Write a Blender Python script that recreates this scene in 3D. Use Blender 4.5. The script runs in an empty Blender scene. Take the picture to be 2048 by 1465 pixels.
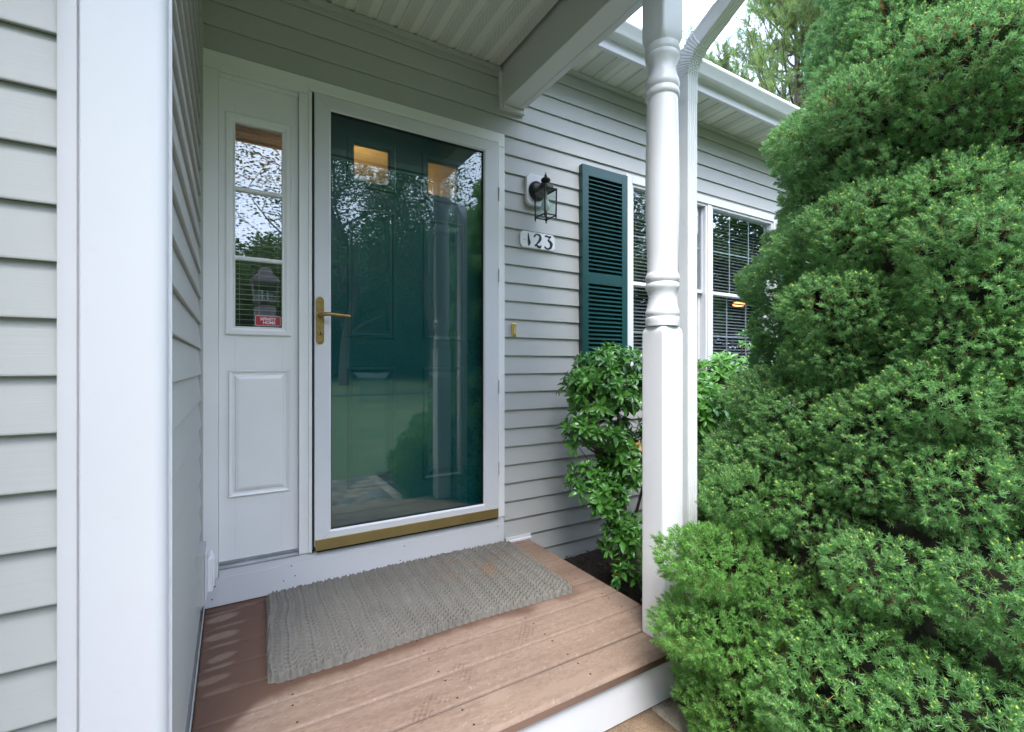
import bpy, math, random
import numpy as np
from mathutils import Vector, Matrix
rng = np.random.default_rng(7)
random.seed(7)
PI = math.pi
scene = bpy.context.scene
COL = scene.collection

# ------------------------------------------------------------------ camera, sky, sun
cam_d = bpy.data.cameras.new('camera')
cam = bpy.data.objects.new('camera', cam_d)
COL.objects.link(cam)
cam.location = (0, 0, 0.972)
cam.rotation_euler = (math.radians(90), 0, math.radians(-30.74))
cam_d.sensor_width = 36
cam_d.lens = 941 / 2048 * 36
cam_d.clip_start = 0.02
cam_d.clip_end = 600
scene.camera = cam

SUN_EL, SUN_AZ = math.radians(60), math.radians(207)   # azimuth measured from +Y clockwise
world = bpy.data.worlds.new('World')
scene.world = world
world.use_nodes = True
wn, wl = world.node_tree.nodes, world.node_tree.links
wn.clear()
w_out = wn.new('ShaderNodeOutputWorld')
w_bg = wn.new('ShaderNodeBackground')
w_sky = wn.new('ShaderNodeTexSky')
w_sky.sky_type = 'NISHITA'
w_sky.sun_disc = False
w_sky.sun_elevation = SUN_EL
w_sky.sun_rotation = SUN_AZ
w_sky.air_density = 1.0
w_sky.dust_density = 4.0
w_sky.ozone_density = 1.5
w_noise = wn.new('ShaderNodeTexNoise')
w_noise.inputs['Scale'].default_value = 1.6
w_noise.inputs['Detail'].default_value = 5
w_ramp = wn.new('ShaderNodeValToRGB')
w_ramp.color_ramp.elements[0].position = 0.3
w_ramp.color_ramp.elements[0].color = (7.6, 9.0, 12.6, 1)
w_ramp.color_ramp.elements[1].position = 0.7
w_ramp.color_ramp.elements[1].color = (10.2, 11.5, 14.6, 1)
w_tc = wn.new('ShaderNodeTexCoord')
w_mix = wn.new('ShaderNodeMix')
w_mix.data_type = 'RGBA'
w_mix.inputs[0].default_value = 0.8
wl.new(w_tc.outputs['Generated'], w_noise.inputs['Vector'])
wl.new(w_noise.outputs['Fac'], w_ramp.inputs[0])
wl.new(w_sky.outputs[0], w_mix.inputs[6])
wl.new(w_ramp.outputs[0], w_mix.inputs[7])
wl.new(w_mix.outputs[2], w_bg.inputs['Color'])
w_bg.inputs['Strength'].default_value = 0.12
wl.new(w_bg.outputs[0], w_out.inputs[0])

sun_d = bpy.data.lights.new('sun', 'SUN')
sun_d.energy = 1.5
sun_d.angle = math.radians(25)
sun_d.color = (1.0, 0.97, 0.93)
sun = bpy.data.objects.new('sun', sun_d)
COL.objects.link(sun)
sun_dir = Vector((math.sin(SUN_AZ) * math.cos(SUN_EL), math.cos(SUN_AZ) * math.cos(SUN_EL), math.sin(SUN_EL)))
sun.rotation_euler = sun_dir.to_track_quat('Z', 'Y').to_euler()

scene.view_settings.view_transform = 'Standard'
scene.view_settings.look = 'None'
scene.view_settings.exposure = 1.85
scene.view_settings.gamma = 1
scene.render.engine = 'CYCLES'
try:
    scene.cycles.max_bounces = 10
    scene.cycles.diffuse_bounces = 6
    scene.cycles.glossy_bounces = 5
    scene.cycles.transparent_max_bounces = 16
    scene.cycles.sample_clamp_indirect = 6
except Exception:
    pass

# ------------------------------------------------------------------ helpers
def tag(o, label=None, cat=None, group=None, kind=None):
    if label: o['label'] = label
    if cat: o['category'] = cat
    if group: o['group'] = group
    if kind: o['kind'] = kind
    return o

def empty(name, loc=(0, 0, 0), rz=0, parent=None):
    o = bpy.data.objects.new(name, None)
    COL.objects.link(o)
    o.location = loc
    o.rotation_euler = (0, 0, rz)
    if parent: o.parent = parent
    return o

def np_mesh(name, verts, faces_flat, nper, mat, parent=None, col=None, smooth=False, loc=None):
    """verts (N,3); faces_flat index array with nper verts per face"""
    me = bpy.data.meshes.new(name)
    verts = np.asarray(verts, dtype=np.float32)
    idx = np.asarray(faces_flat, dtype=np.int32).ravel()
    nf = len(idx) // nper
    me.vertices.add(len(verts)); me.vertices.foreach_set('co', verts.ravel())
    me.loops.add(len(idx)); me.loops.foreach_set('vertex_index', idx)
    me.polygons.add(nf)
    me.polygons.foreach_set('loop_start', np.arange(0, nf * nper, nper, dtype=np.int32))
    me.polygons.foreach_set('loop_total', np.full(nf, nper, dtype=np.int32))
    if smooth: me.polygons.foreach_set('use_smooth', np.ones(nf, dtype=bool))
    me.update(calc_edges=True)
    if col is not None:
        a = me.color_attributes.new('Col', 'FLOAT_COLOR', 'POINT')
        c = np.ones((len(verts), 4), dtype=np.float32)
        c[:, :col.shape[1]] = col
        a.data.foreach_set('color', c.ravel())
    me.materials.append(mat)
    o = bpy.data.objects.new(name, me)
    COL.objects.link(o)
    if parent: o.parent = parent
    if loc is not None: o.location = loc
    return o

class MB:
    def __init__(s):
        s.v = []; s.f = []
    def add(s, vs, fs):
        b = len(s.v)
        s.v += [tuple(p) for p in vs]
        s.f += [tuple(b + i for i in f) for f in fs]
        return s
    def box(s, x0, x1, y0, y1, z0, z1):
        vs = [(x0, y0, z0), (x1, y0, z0), (x1, y1, z0), (x0, y1, z0), (x0, y0, z1), (x1, y0, z1), (x1, y1, z1), (x0, y1, z1)]
        return s.add(vs, [(0, 3, 2, 1), (4, 5, 6, 7), (0, 1, 5, 4), (1, 2, 6, 5), (2, 3, 7, 6), (3, 0, 4, 7)])
    def prism(s, pts, axis, a, b):
        """closed polygon pts (2D) extruded along axis from a to b. axis 'x': pts=(y,z); 'y': (x,z); 'z': (x,y)"""
        n = len(pts)
        def P(p, t):
            return {'x': (t, p[0], p[1]), 'y': (p[0], t, p[1]), 'z': (p[0], p[1], t)}[axis]
        vs = [P(p, a) for p in pts] + [P(p, b) for p in pts]
        fs = [tuple(range(n))[::-1], tuple(range(n, 2 * n))]
        fs += [(i, (i + 1) % n, n + (i + 1) % n, n + i) for i in range(n)]
        return s.add(vs, fs)
    def rings_y(s, x0, x1, z0, z1, prof, y, cap=True):
        """concentric rectangles on a wall facing -Y. prof = [(inset, height towards -Y)]"""
        b = len(s.v)
        for ins, h in prof:
            s.v += [(x0 + ins, y - h, z0 + ins), (x1 - ins, y - h, z0 + ins), (x1 - ins, y - h, z1 - ins), (x0 + ins, y - h, z1 - ins)]
        for k in range(len(prof) - 1):
            for i in range(4):
                j = (i + 1) % 4
                s.f.append((b + 4 * k + i, b + 4 * k + j, b + 4 * k + 4 + j, b + 4 * k + 4 + i))
        if cap:
            k = 4 * (len(prof) - 1)
            s.f.append((b + k, b + k + 1, b + k + 2, b + k + 3))
        return s
    def lathe(s, prof, c=(0, 0), n=32, axis='z'):
        b = len(s.v)
        for r, z in prof:
            for i in range(n):
                a = 2 * PI * i / n
                p = (c[0] + r * math.cos(a), c[1] + r * math.sin(a), z)
                s.v.append(p)
        for k in range(len(prof) - 1):
            for i in range(n):
                j = (i + 1) % n
                s.f.append((b + k * n + i, b + k * n + j, b + (k + 1) * n + j, b + (k + 1) * n + i))
        s.f.append(tuple(b + i for i in range(n))[::-1])
        s.f.append(tuple(b + (len(prof) - 1) * n + i for i in range(n)))
        return s
    def tube(s, pts, rad, n=6):
        pts = [Vector(p) for p in pts]
        if not hasattr(rad, '__len__'): rad = [rad] * len(pts)
        b = len(s.v)
        for k, p in enumerate(pts):
            d = (pts[min(k + 1, len(pts) - 1)] - pts[max(k - 1, 0)]).normalized()
            u = d.orthogonal().normalized() if k == 0 else (u - d * u.dot(d)).normalized()
            w = d.cross(u)
            for i in range(n):
                a = 2 * PI * i / n
                s.v.append(tuple(p + (u * math.cos(a) + w * math.sin(a)) * rad[k]))
        for k in range(len(pts) - 1):
            for i in range(n):
                j = (i + 1) % n
                s.f.append((b + k * n + i, b + k * n + j, b + (k + 1) * n + j, b + (k + 1) * n + i))
        s.f.append(tuple(b + i for i in range(n))[::-1])
        s.f.append(tuple(b + (len(pts) - 1) * n + i for i in range(n)))
        return s
    def build(s, name, mat, parent=None, bevel=0, smooth=False, seg=2, fix=True):
        me = bpy.data.meshes.new(name)
        me.from_pydata(s.v, [], s.f)
        if fix:
            import bmesh
            bm = bmesh.new(); bm.from_mesh(me)
            bmesh.ops.recalc_face_normals(bm, faces=bm.faces)
            bm.to_mesh(me); bm.free()
        me.update()
        me.materials.append(mat)
        o = bpy.data.objects.new(name, me)
        COL.objects.link(o)
        if parent: o.parent = parent
        if bevel:
            m = o.modifiers.new('bevel', 'BEVEL')
            m.width = bevel; m.segments = seg; m.limit_method = 'ANGLE'; m.angle_limit = math.radians(35)
            m.harden_normals = False
        if smooth:
            me.polygons.foreach_set('use_smooth', [True] * len(me.polygons))
            try:
                me.set_sharp_from_angle(angle=math.radians(40))
            except Exception:
                pass
        return o

def build_each(self, name, mat, parent=None, **k):
    """one object per loose piece"""
    n = len(self.v); par = list(range(n))
    def find(i):
        while par[i] != i:
            par[i] = par[par[i]]; i = par[i]
        return i
    for f in self.f:
        r = find(f[0])
        for i in f[1:]: par[find(i)] = r
    comp = {}
    for f in self.f: comp.setdefault(find(f[0]), []).append(f)
    out = []
    for fs in comp.values():
        m = MB(); mp = {}
        for f in fs:
            g = []
            for i in f:
                if i not in mp: mp[i] = len(m.v); m.v.append(self.v[i])
                g.append(mp[i])
            m.f.append(tuple(g))
        out.append(m.build(name, mat, parent, **k))
    return out
MB.build_each = build_each

def box(name, mat, parent, *a, bevel=0.0015):
    return MB().box(*a).build(name, mat, parent, bevel=bevel)

# ------------------------------------------------------------------ materials
def new_mat(name):
    m = bpy.data.materials.new(name)
    m.use_nodes = True
    nt = m.node_tree
    b = nt.nodes['Principled BSDF']
    return m, nt, b

def mat(name, col, rough=0.5, metal=0.0, var=0.08, vscale=6.0, bump=0.0, bscale=60.0, vec=(1, 1, 1), spec=0.5, coat=0.0, dirt=0.0):
    """Base colour with mottled variation, optional stretched bump."""
    m, nt, b = new_mat(name)
    N, L = nt.nodes, nt.links
    tc = N.new('ShaderNodeTexCoord')
    n1 = N.new('ShaderNodeTexNoise'); n1.inputs['Scale'].default_value = vscale; n1.inputs['Detail'].default_value = 6
    L.new(tc.outputs['Object'], n1.inputs['Vector'])
    hsv = N.new('ShaderNodeHueSaturation')
    hsv.inputs['Color'].default_value = (*col, 1)
    mr = N.new('ShaderNodeMapRange')
    mr.inputs['From Min'].default_value = 0.3; mr.inputs['From Max'].default_value = 0.7
    mr.inputs['To Min'].default_value = 1 - var; mr.inputs['To Max'].default_value = 1 + var
    L.new(n1.outputs['Fac'], mr.inputs['Value'])
    L.new(mr.outputs[0], hsv.inputs['Value'])
    out = hsv.outputs[0]
    if dirt > 0:
        n3 = N.new('ShaderNodeTexNoise'); n3.inputs['Scale'].default_value = 23; n3.inputs['Detail'].default_value = 8
        n3.inputs['Roughness'].default_value = 0.75
        L.new(tc.outputs['Object'], n3.inputs['Vector'])
        r3 = N.new('ShaderNodeMapRange'); r3.inputs['From Min'].default_value = 0.6; r3.inputs['From Max'].default_value = 0.78
        r3.inputs['To Max'].default_value = dirt
        L.new(n3.outputs['Fac'], r3.inputs['Value'])
        mx = N.new('ShaderNodeMix'); mx.data_type = 'RGBA'
        L.new(r3.outputs[0], mx.inputs[0]); L.new(out, mx.inputs[6])
        mx.inputs[7].default_value = (0.16, 0.15, 0.12, 1)
        out = mx.outputs[2]
    L.new(out, b.inputs['Base Color'])
    b.inputs['Roughness'].default_value = rough
    b.inputs['Metallic'].default_value = metal
    b.inputs['Specular IOR Level'].default_value = spec
    if coat: b.inputs['Coat Weight'].default_value = coat
    if bump:
        mp = N.new('ShaderNodeMapping'); mp.inputs['Scale'].default_value = vec
        L.new(tc.outputs['Object'], mp.inputs['Vector'])
        n2 = N.new('ShaderNodeTexNoise'); n2.inputs['Scale'].default_value = bscale; n2.inputs['Detail'].default_value = 5
        L.new(mp.outputs[0], n2.inputs['Vector'])
        bp = N.new('ShaderNodeBump'); bp.inputs['Strength'].default_value = bump; bp.inputs['Distance'].default_value = 0.002
        L.new(n2.outputs['Fac'], bp.inputs['Height'])
        L.new(bp.outputs[0], b.inputs['Normal'])
    return m

def mat_attr(name, rough=0.5, spec=0.4, sub=0.0, trans=0.0, bump=0.0, bscale=200, vary=0.0):
    m, nt, b = new_mat(name)
    N, L = nt.nodes, nt.links
    at = N.new('ShaderNodeAttribute'); at.attribute_name = 'Col'
    src = at.outputs['Color']
    L.new(src, b.inputs['Base Color'])
    b.inputs['Roughness'].default_value = rough
    b.inputs['Specular IOR Level'].default_value = spec
    if bump:
        tc = N.new('ShaderNodeTexCoord')
        n2 = N.new('ShaderNodeTexNoise'); n2.inputs['Scale'].default_value = bscale; n2.inputs['Detail'].default_value = 5
        L.new(tc.outputs['Object'], n2.inputs['Vector'])
        bp = N.new('ShaderNodeBump'); bp.inputs['Strength'].default_value = bump; bp.inputs['Distance'].default_value = 0.002
        L.new(n2.outputs['Fac'], bp.inputs['Height']); L.new(bp.outputs[0], b.inputs['Normal'])
    if trans:
        out = N['Material Output']
        tr = N.new('ShaderNodeBsdfTranslucent')
        L.new(src, tr.inputs['Color'])
        mx = N.new('ShaderNodeMixShader'); mx.inputs[0].default_value = trans
        L.new(b.outputs[0], mx.inputs[1]); L.new(tr.outputs[0], mx.inputs[2])
        L.new(mx.outputs[0], out.inputs['Surface'])
    return m

def mat_glass(name, gain=2.2, base=0.03, tint=(0.92, 0.96, 0.95), ior=1.5):
    m, nt, b = new_mat(name)
    N, L = nt.nodes, nt.links
    N.remove(b)
    out = N['Material Output']
    tr = N.new('ShaderNodeBsdfTransparent'); tr.inputs['Color'].default_value = (*tint, 1)
    gl = N.new('ShaderNodeBsdfGlossy'); gl.inputs['Roughness'].default_value = 0.0; gl.inputs['Color'].default_value = (0.95, 1, 0.99, 1)
    tc = N.new('ShaderNodeTexCoord')
    nz = N.new('ShaderNodeTexNoise'); nz.inputs['Scale'].default_value = 1.6; nz.inputs['Detail'].default_value = 1
    L.new(tc.outputs['Object'], nz.inputs['Vector'])
    bp = N.new('ShaderNodeBump'); bp.inputs['Strength'].default_value = 0.02; bp.inputs['Distance'].default_value = 0.01
    L.new(nz.outputs['Fac'], bp.inputs['Height']); L.new(bp.outputs[0], gl.inputs['Normal'])
    fr = N.new('ShaderNodeFresnel')
    geo = N.new('ShaderNodeNewGeometry')
    im = N.new('ShaderNodeMapRange'); im.inputs['To Min'].default_value = ior; im.inputs['To Max'].default_value = 1 / ior
    L.new(geo.outputs['Backfacing'], im.inputs['Value']); L.new(im.outputs[0], fr.inputs['IOR'])
    ma = N.new('ShaderNodeMath'); ma.operation = 'MULTIPLY_ADD'; ma.use_clamp = True
    ma.inputs[1].default_value = gain; ma.inputs[2].default_value = base
    L.new(fr.outputs[0], ma.inputs[0])
    mx = N.new('ShaderNodeMixShader')
    L.new(ma.outputs[0], mx.inputs[0]); L.new(tr.outputs[0], mx.inputs[1]); L.new(gl.outputs[0], mx.inputs[2])
    L.new(mx.outputs[0], out.inputs['Surface'])
    return m

def mat_emit(name, col, s):
    m, nt, b = new_mat(name)
    b.inputs['Base Color'].default_value = (*col, 1)
    b.inputs['Emission Color'].default_value = (*col, 1)
    b.inputs['Emission Strength'].default_value = s
    return m

M = {}
M['siding'] = mat('siding_vinyl', (0.435, 0.44, 0.42), 0.55, var=0.05, vscale=1.3, bump=0.14, bscale=30, vec=(0.25, 0.25, 9), dirt=0.10)
M['siding_left'] = M['siding']
M['trim'] = mat('white_vinyl_trim', (0.66, 0.66, 0.68), 0.38, var=0.025, vscale=2.5, bump=0.06, bscale=25, dirt=0.10)
M['paint'] = mat('white_door_paint', (0.80, 0.80, 0.79), 0.33, var=0.03, vscale=3, bump=0.08, bscale=40, dirt=0.06)
M['post'] = mat('white_post_vinyl', (0.76, 0.76, 0.77), 0.34, var=0.03, vscale=4, bump=0.10, bscale=30, dirt=0.10)
M['beam'] = mat('grey_white_beam_wrap', (0.66, 0.66, 0.64), 0.5, var=0.04, vscale=2, bump=0.05, bscale=30)
M['alum'] = mat('white_gutter_metal', (0.76, 0.77, 0.78), 0.32, var=0.04, vscale=9, dirt=0.22)
M['sillmetal'] = mat('worn_aluminium', (0.42, 0.43, 0.45), 0.4, metal=0.7, var=0.2, vscale=14, bump=0.2, bscale=80)
M['brass'] = mat('aged_brass', (0.36, 0.24, 0.09), 0.36, metal=0.9, var=0.25, vscale=45, bump=0.2, bscale=120)
M['sweep'] = mat('satin_brass_strip', (0.40, 0.30, 0.12), 0.42, metal=0.75, var=0.08, vscale=12)
M['gold'] = mat('yellow_brass', (0.80, 0.55, 0.16), 0.3, metal=0.8, var=0.05)
M['black'] = mat('black_rubber', (0.012, 0.012, 0.013), 0.6, var=0.1)
M['dark'] = mat('dark_void', (0.01, 0.01, 0.01), 0.9)
M['green_paint'] = mat('green_door_paint', (0.003, 0.075, 0.088), 0.3, var=0.08, vscale=3, bump=0.06, bscale=50)
M['shutter'] = mat('green_shutter_vinyl', (0.006, 0.052, 0.053), 0.36, var=0.06, vscale=4, bump=0.25, bscale=40, vec=(1, 1, 4))
M['lampmetal'] = mat('weathered_bronze', (0.022, 0.019, 0.018), 0.42, metal=0.4, var=0.4, vscale=30, bump=0.3, bscale=90)
M['glass'] = mat_glass('storm_glass', 1.5, 0.015, (0.90, 0.96, 0.95))
M['glass_sl'] = mat_glass('sidelight_glass', 1.9, 0.05, (0.88, 0.88, 0.88))
M['glass_win'] = mat_glass('window_glass', 2.0, 0.03, (0.82, 0.85, 0.88))
M['glass_lamp'] = mat_glass('lantern_glass', 1.2, 0.02, (0.86, 0.92, 0.9))
M['ink'] = mat('black_number_paint', (0.012, 0.013, 0.018), 0.4)
M['blind'] = mat('white_blind', (0.62, 0.63, 0.62), 0.5, var=0.03)
M['roof'] = mat('asphalt_shingle', (0.10, 0.095, 0.09), 0.9, var=0.3, vscale=40, bump=0.5, bscale=60)
M['room'] = mat('room_wall_paint', (0.50, 0.36, 0.22), 0.8, var=0.04)
M['room_dark'] = mat('dim_room', (0.10, 0.11, 0.13), 0.8, var=0.1)
M['bark'] = mat('bark', (0.10, 0.075, 0.055), 0.85, var=0.3, vscale=12, bump=0.6, bscale=40)
M['stem'] = mat('shrub_stem', (0.19, 0.13, 0.10), 0.75, var=0.25, vscale=30, bump=0.4, bscale=90)
M['core_shade'] = mat('shade_dark_twig_core', (0.014, 0.014, 0.007), 0.95, var=0.5, vscale=30)  # shade inside the spruce set as a near-black colour
M['red'] = mat('sticker_red', (0.40, 0.02, 0.035), 0.35)
M['sticker_ink'] = mat('sticker_white', (0.75, 0.72, 0.72), 0.5)
M['needle'] = mat_attr('spruce_needle', 0.38, 0.6, trans=0.5)
M['leaf'] = mat_attr('glossy_leaf', 0.24, 0.6, trans=0.22)
M['treeleaf'] = mat_attr('tree_leaf', 0.5, 0.4, trans=0.35)
M['soil'] = mat('bark_mulch', (0.030, 0.020, 0.014), 0.95, var=0.5, vscale=60, bump=1.0, bscale=120)
M['deck'] = mat_attr('composite_decking', 0.62, 0.35, bump=0.5, bscale=420)
M['mat'] = mat_attr('braided_cotton_mat', 0.92, 0.15, bump=0.5, bscale=900)
M['paver'] = mat_attr('stone_paver', 0.8, 0.3, bump=0.9, bscale=260)

# perforated soffit
def mat_soffit(name, col, x_off, pitch, band0, band1, hole=0.0085):
    m, nt, b = new_mat(name)
    N, L = nt.nodes, nt.links
    g = N.new('ShaderNodeNewGeometry')
    sep = N.new('ShaderNodeSeparateXYZ'); L.new(g.outputs['Position'], sep.inputs[0])
    def math_(op, a, bb=None, c=None):
        n = N.new('ShaderNodeMath'); n.operation = op
        for i, v in enumerate((a, bb, c)):
            if v is None: continue
            if isinstance(v, (int, float)): n.inputs[i].default_value = v
            else: L.new(v, n.inputs[i])
        return n.outputs[0]
    X, Y = sep.outputs[0], sep.outputs[1]
    u = math_('DIVIDE', X, hole); v = math_('DIVIDE', Y, hole * 0.87)
    row = math_('FLOOR', v)
    odd = math_('MULTIPLY', math_('MODULO', math_('ABSOLUTE', row), 2.0), 0.5)
    fu = math_('SUBTRACT', math_('FRACT', math_('ADD', u, odd)), 0.5)
    fv = math_('SUBTRACT', math_('FRACT', v), 0.5)
    d = math_('SQRT', math_('ADD', math_('MULTIPLY', fu, fu), math_('MULTIPLY', fv, fv)))
    dot = math_('LESS_THAN', d, 0.24)
    ph = math_('FRACT', math_('DIVIDE', math_('SUBTRACT', X, x_off), pitch))
    inb = math_('MULTIPLY', math_('GREATER_THAN', ph, band0), math_('LESS_THAN', ph, band1))
    f = math_('MULTIPLY', dot, inb)
    mx = N.new('ShaderNodeMix'); mx.data_type = 'RGBA'
    L.new(f, mx.inputs[0])
    mx.inputs[6].default_value = (*col, 1); mx.inputs[7].default_value = (0.02, 0.02, 0.015, 1)
    L.new(mx.outputs[2], b.inputs['Base Color'])
    b.inputs['Roughness'].default_value = 0.55
    return m

# ------------------------------------------------------------------ siding
def siding_rects(mb, rects, z0, pitch, wall, axis, sgn, course_off=0.0):
    """rects: (s0, s1, za, zb[, extra]). wall: plane coordinate; axis 'x' -> wall plane y=wall, face toward sgn; axis 'y' -> plane x=wall"""
    prof = [(0.0005, 0.0022), (0.0115, 0.0), (0.0135, 0.0012), (0.0138, 0.004), (0.0030, pitch)]
    for r in rects:
        s0, s1, za, zb = r[:4]
        ex = r[4] if len(r) > 4 else 0.0
        k0 = math.floor((za - z0) / pitch) - 1
        k1 = math.ceil((zb - z0) / pitch) + 1
        line = []
        for k in range(k0, k1):
            zz = z0 + k * pitch
            for o, dz in prof:
                line.append((o + ex, zz + dz))
        # clip
        out = []
        for i in range(len(line) - 1):
            (o0, a), (o1, b) = line[i], line[i + 1]
            for (oo, z_) in ((o0, a), (o1, b)):
                pass
            if max(a, b) < za or min(a, b) > zb: continue
            def at(zc):
                t = (zc - a) / (b - a) if abs(b - a) > 1e-9 else 0
                t = min(max(t, 0), 1)
                return (o0 + (o1 - o0) * t, min(max(zc, min(a, b)), max(a, b)))
            p = (o0, a) if za <= a <= zb else at(za if a < za else zb)
            q = (o1, b) if za <= b <= zb else at(za if b < za else zb)
            if not out or out[-1] != p: out.append(p)
            out.append(q)
        if len(out) < 2: continue
        vs = []
        for (o, z) in out:
            for s in (s0, s1):
                vs.append((s, wall + sgn * o, z) if axis == 'x' else (wall + sgn * o, s, z))
        n = len(out)
        fs = [(2 * i, 2 * i + 1, 2 * i + 3, 2 * i + 2) for i in range(n - 1)]
        mb.add(vs, fs)

YW = 2.25          # face plane of the main wall
ZC = 2.60          # porch ceiling
P = 0.1009
house = empty('house', (0, YW, 0))
tag(house, 'grey vinyl sided house with white trim, green front door and green shutters', 'house')
house_inv = Matrix.Translation((0, -YW, 0))
def inhouse(o):
    o.parent = house
    o.matrix_parent_inverse = house_inv
    return o
class HP:   # build a part under the house at world coordinates
    @staticmethod
    def part(mb, name, m, bevel=0, smooth=False, seg=2):
        return inhouse(mb.build(name, m, None, bevel=bevel, smooth=smooth, seg=seg))
def hbox(name, m, *a, bevel=0.0015):
    return HP.part(MB().box(*a), name, m, bevel)
def sub(o, parent):
    o.parent = parent     # parent object is at world origin in mesh space (identity relative)
    return o

# --- main wall
mb = MB()
ys = YW + 0.004
WX0, WX1, WZ0, WZ1 = 2.182, 3.890, 0.80, 2.213
siding_rects(mb, [(-0.112, 0.828, 2.235, 2.60, 0.0012), (0.828, 1.283, 2.235, 2.60),
                  (1.283, WX0, -0.175, 2.60), (WX0, WX1, WZ1, 2.60), (WX0, WX1, -0.175, WZ0), (WX1, 9.0, -0.175, 2.60),
                  (1.40, 9.0, 2.60, 2.735)], 1.030, P, ys, 'x', -1)
HP.part(mb, 'wall', M['siding'], smooth=False)
# --- return wall (faces +X)
XR = -0.118
mb = MB()
siding_rects(mb, [(1.15, 2.221, 0.028, 2.60)], 1.038, P, XR, 'y', 1)
HP.part(mb, 'wall', M['siding'])
# --- front left wall
mb = MB()
siding_rects(mb, [(-4.0, -0.262, -0.175, 3.0)], 1.055, P, 1.140, 'x', -1)
HP.part(mb, 'wall', M['siding'])
# solid backing behind the sidings (blocks light, house shell)
mb = MB()
mb.box(-4.0, XR - 0.004, 1.138, 2.2, -0.19, 3.0)
mb.box(-4.0, -0.122, 2.2, 2.42, -0.19, 3.0)
mb.box(-0.122, -0.05, 2.301, 2.42, -0.19, 3.0)
mb.box(-0.122, -0.05, 2.256, 2.301, 2.24, 3.0)
mb.box(1.30, WX0, 2.256, 2.42, -0.19, 2.8)
mb.box(WX0, WX1, 2.256, 2.42, -0.19, WZ0 + .01)
mb.box(WX0, WX1, 2.256, 2.42, WZ1 - .01, 2.8)
mb.box(WX1, 9.0, 2.256, 2.42, -0.19, 2.8)
mb.box(-0.05, 1.30, 2.256, 2.42, 2.235, 2.8)
mb.box(-0.05, 1.30, 2.30, 2.42, -0.19, 0.14)
mb.box(9.0, 9.1, 2.256, 8.0, -0.19, 2.8)
mb.box(-4.0, -3.9, 2.3, 8.0, -0.19, 2.8)
mb.box(-4.0, 9.1, 8.0, 8.1, -0.19, 2.8)
HP.part(mb, 'wall_core', M['room_dark'])

# --- corner board with rounded nose
mb = MB()
pts = [(-0.266, 1.138), (-0.266, 1.124), (-0.264, 1.1225), (-0.2395, 1.1225), (-0.2375, 1.127), (-0.235, 1.116), (-0.2325, 1.113), (-0.134, 1.113)]
for i in range(1, 8):
    a = -PI / 2 + (PI / 2) * i / 8
    pts.append((-0.134 + 0.026 * math.cos(a), 1.139 + 0.026 * math.sin(a)))
pts += [(-0.108, 1.139), (-0.108, 1.150), (-0.103, 1.151), (-0.103, 1.158), (-0.111, 1.160), (-0.119, 1.160), (-0.119, 1.142), (-0.140, 1.135)]
mb.prism(pts, 'z', -0.172, 3.0)
HP.part(mb, 'corner_trim', M['trim'], smooth=True)
# inner corner bead and bottom channel of the return wall
mb = MB()
mb.box(-0.117, -0.099, 2.2215, 2.2310, 0.002, 2.571); mb.box(-0.117, -0.1120, 2.231, 2.245, 0.002, 2.571)
HP.part(mb, 'corner_trim', M['siding'], bevel=0.001)
mb = MB()
mb.prism([(-0.117, 0.001), (-0.094, 0.001), (-0.094, 0.022), (-0.0965, 0.022), (-0.0975, 0.006), (-0.117, 0.006)], 'y', 1.162, 2.246)
HP.part(mb, 'starter_channel', M['siding'])

# --- J trim under porch ceiling and around beam end
mb = MB()
mb.box(-0.10, 1.262, 2.226, 2.246, 2.572, 2.597)
mb.box(-0.112, -0.095, 1.16, 2.24, 2.572, 2.597)
HP.part(mb, 'soffit_trim', M['siding'], bevel=0.001)
mb = MB()
mb.box(1.246, 1.263, 2.222, 2.243, 2.372, 2.572)
mb.box(1.265, 1.392, 2.216, 2.243, 2.371, 2.393)
mb.box(1.394, 1.404, 2.216, 2.243, 2.371, 2.43)
HP.part(mb, 'beam_bracket_trim', M['trim'], bevel=0.001)

# --- porch ceiling with V grooves
mb = MB()
prof = []
x = 1.2485
xs_r = [1.2485 - 0.1005 * k for k in range(0, 16)]
for k, xr in enumerate(xs_r):
    prof += [(xr, ZC), (xr - 0.058, ZC), (xr - 0.064, ZC + 0.010), (xr - 0.078, ZC + 0.010), (xr - 0.083, ZC + 0.002), (xr - 0.0975, ZC + 0.002), (xr - 0.1003, ZC + 0.002)]
prof = [p for p in prof if p[0] > -0.119]
vs = []
for p in prof: vs += [(p[0], 1.13, p[1]), (p[0], 2.24, p[1])]
mb.add(vs, [(2 * i, 2 * i + 1, 2 * i + 3, 2 * i + 2) for i in range(len(prof) - 1)])
M['soffit_porch'] = mat_soffit('perforated_porch_soffit', (0.74, 0.74, 0.69), 1.2485, 0.1005, 0.46, 0.96, 0.0078)
HP.part(mb, 'porch_ceiling', M['soffit_porch'])

# --- beams
mb = MB()
mb.box(1.264, 1.362, 1.137, 2.243, 2.396, 2.64)
mb.box(1.2645, 1.3625, 1.10, 1.139, 2.396, 2.64)
HP.part(mb, 'beam', M['beam'], bevel=0.003)
mb = MB()
mb.box(1.3635, 1.388, 1.12, 2.243, 2.3965, 2.66)
mb.box(1.389, 1.412, 1.12, 2.243, 2.412, 2.70)
HP.part(mb, 'beam_trim', M['trim'], bevel=0.0015)
mb = MB()
mb.box(-0.118, 1.263, 1.14, 1.238, 2.396, 2.64)
HP.part(mb, 'beam', M['beam'], bevel=0.003)

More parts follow.
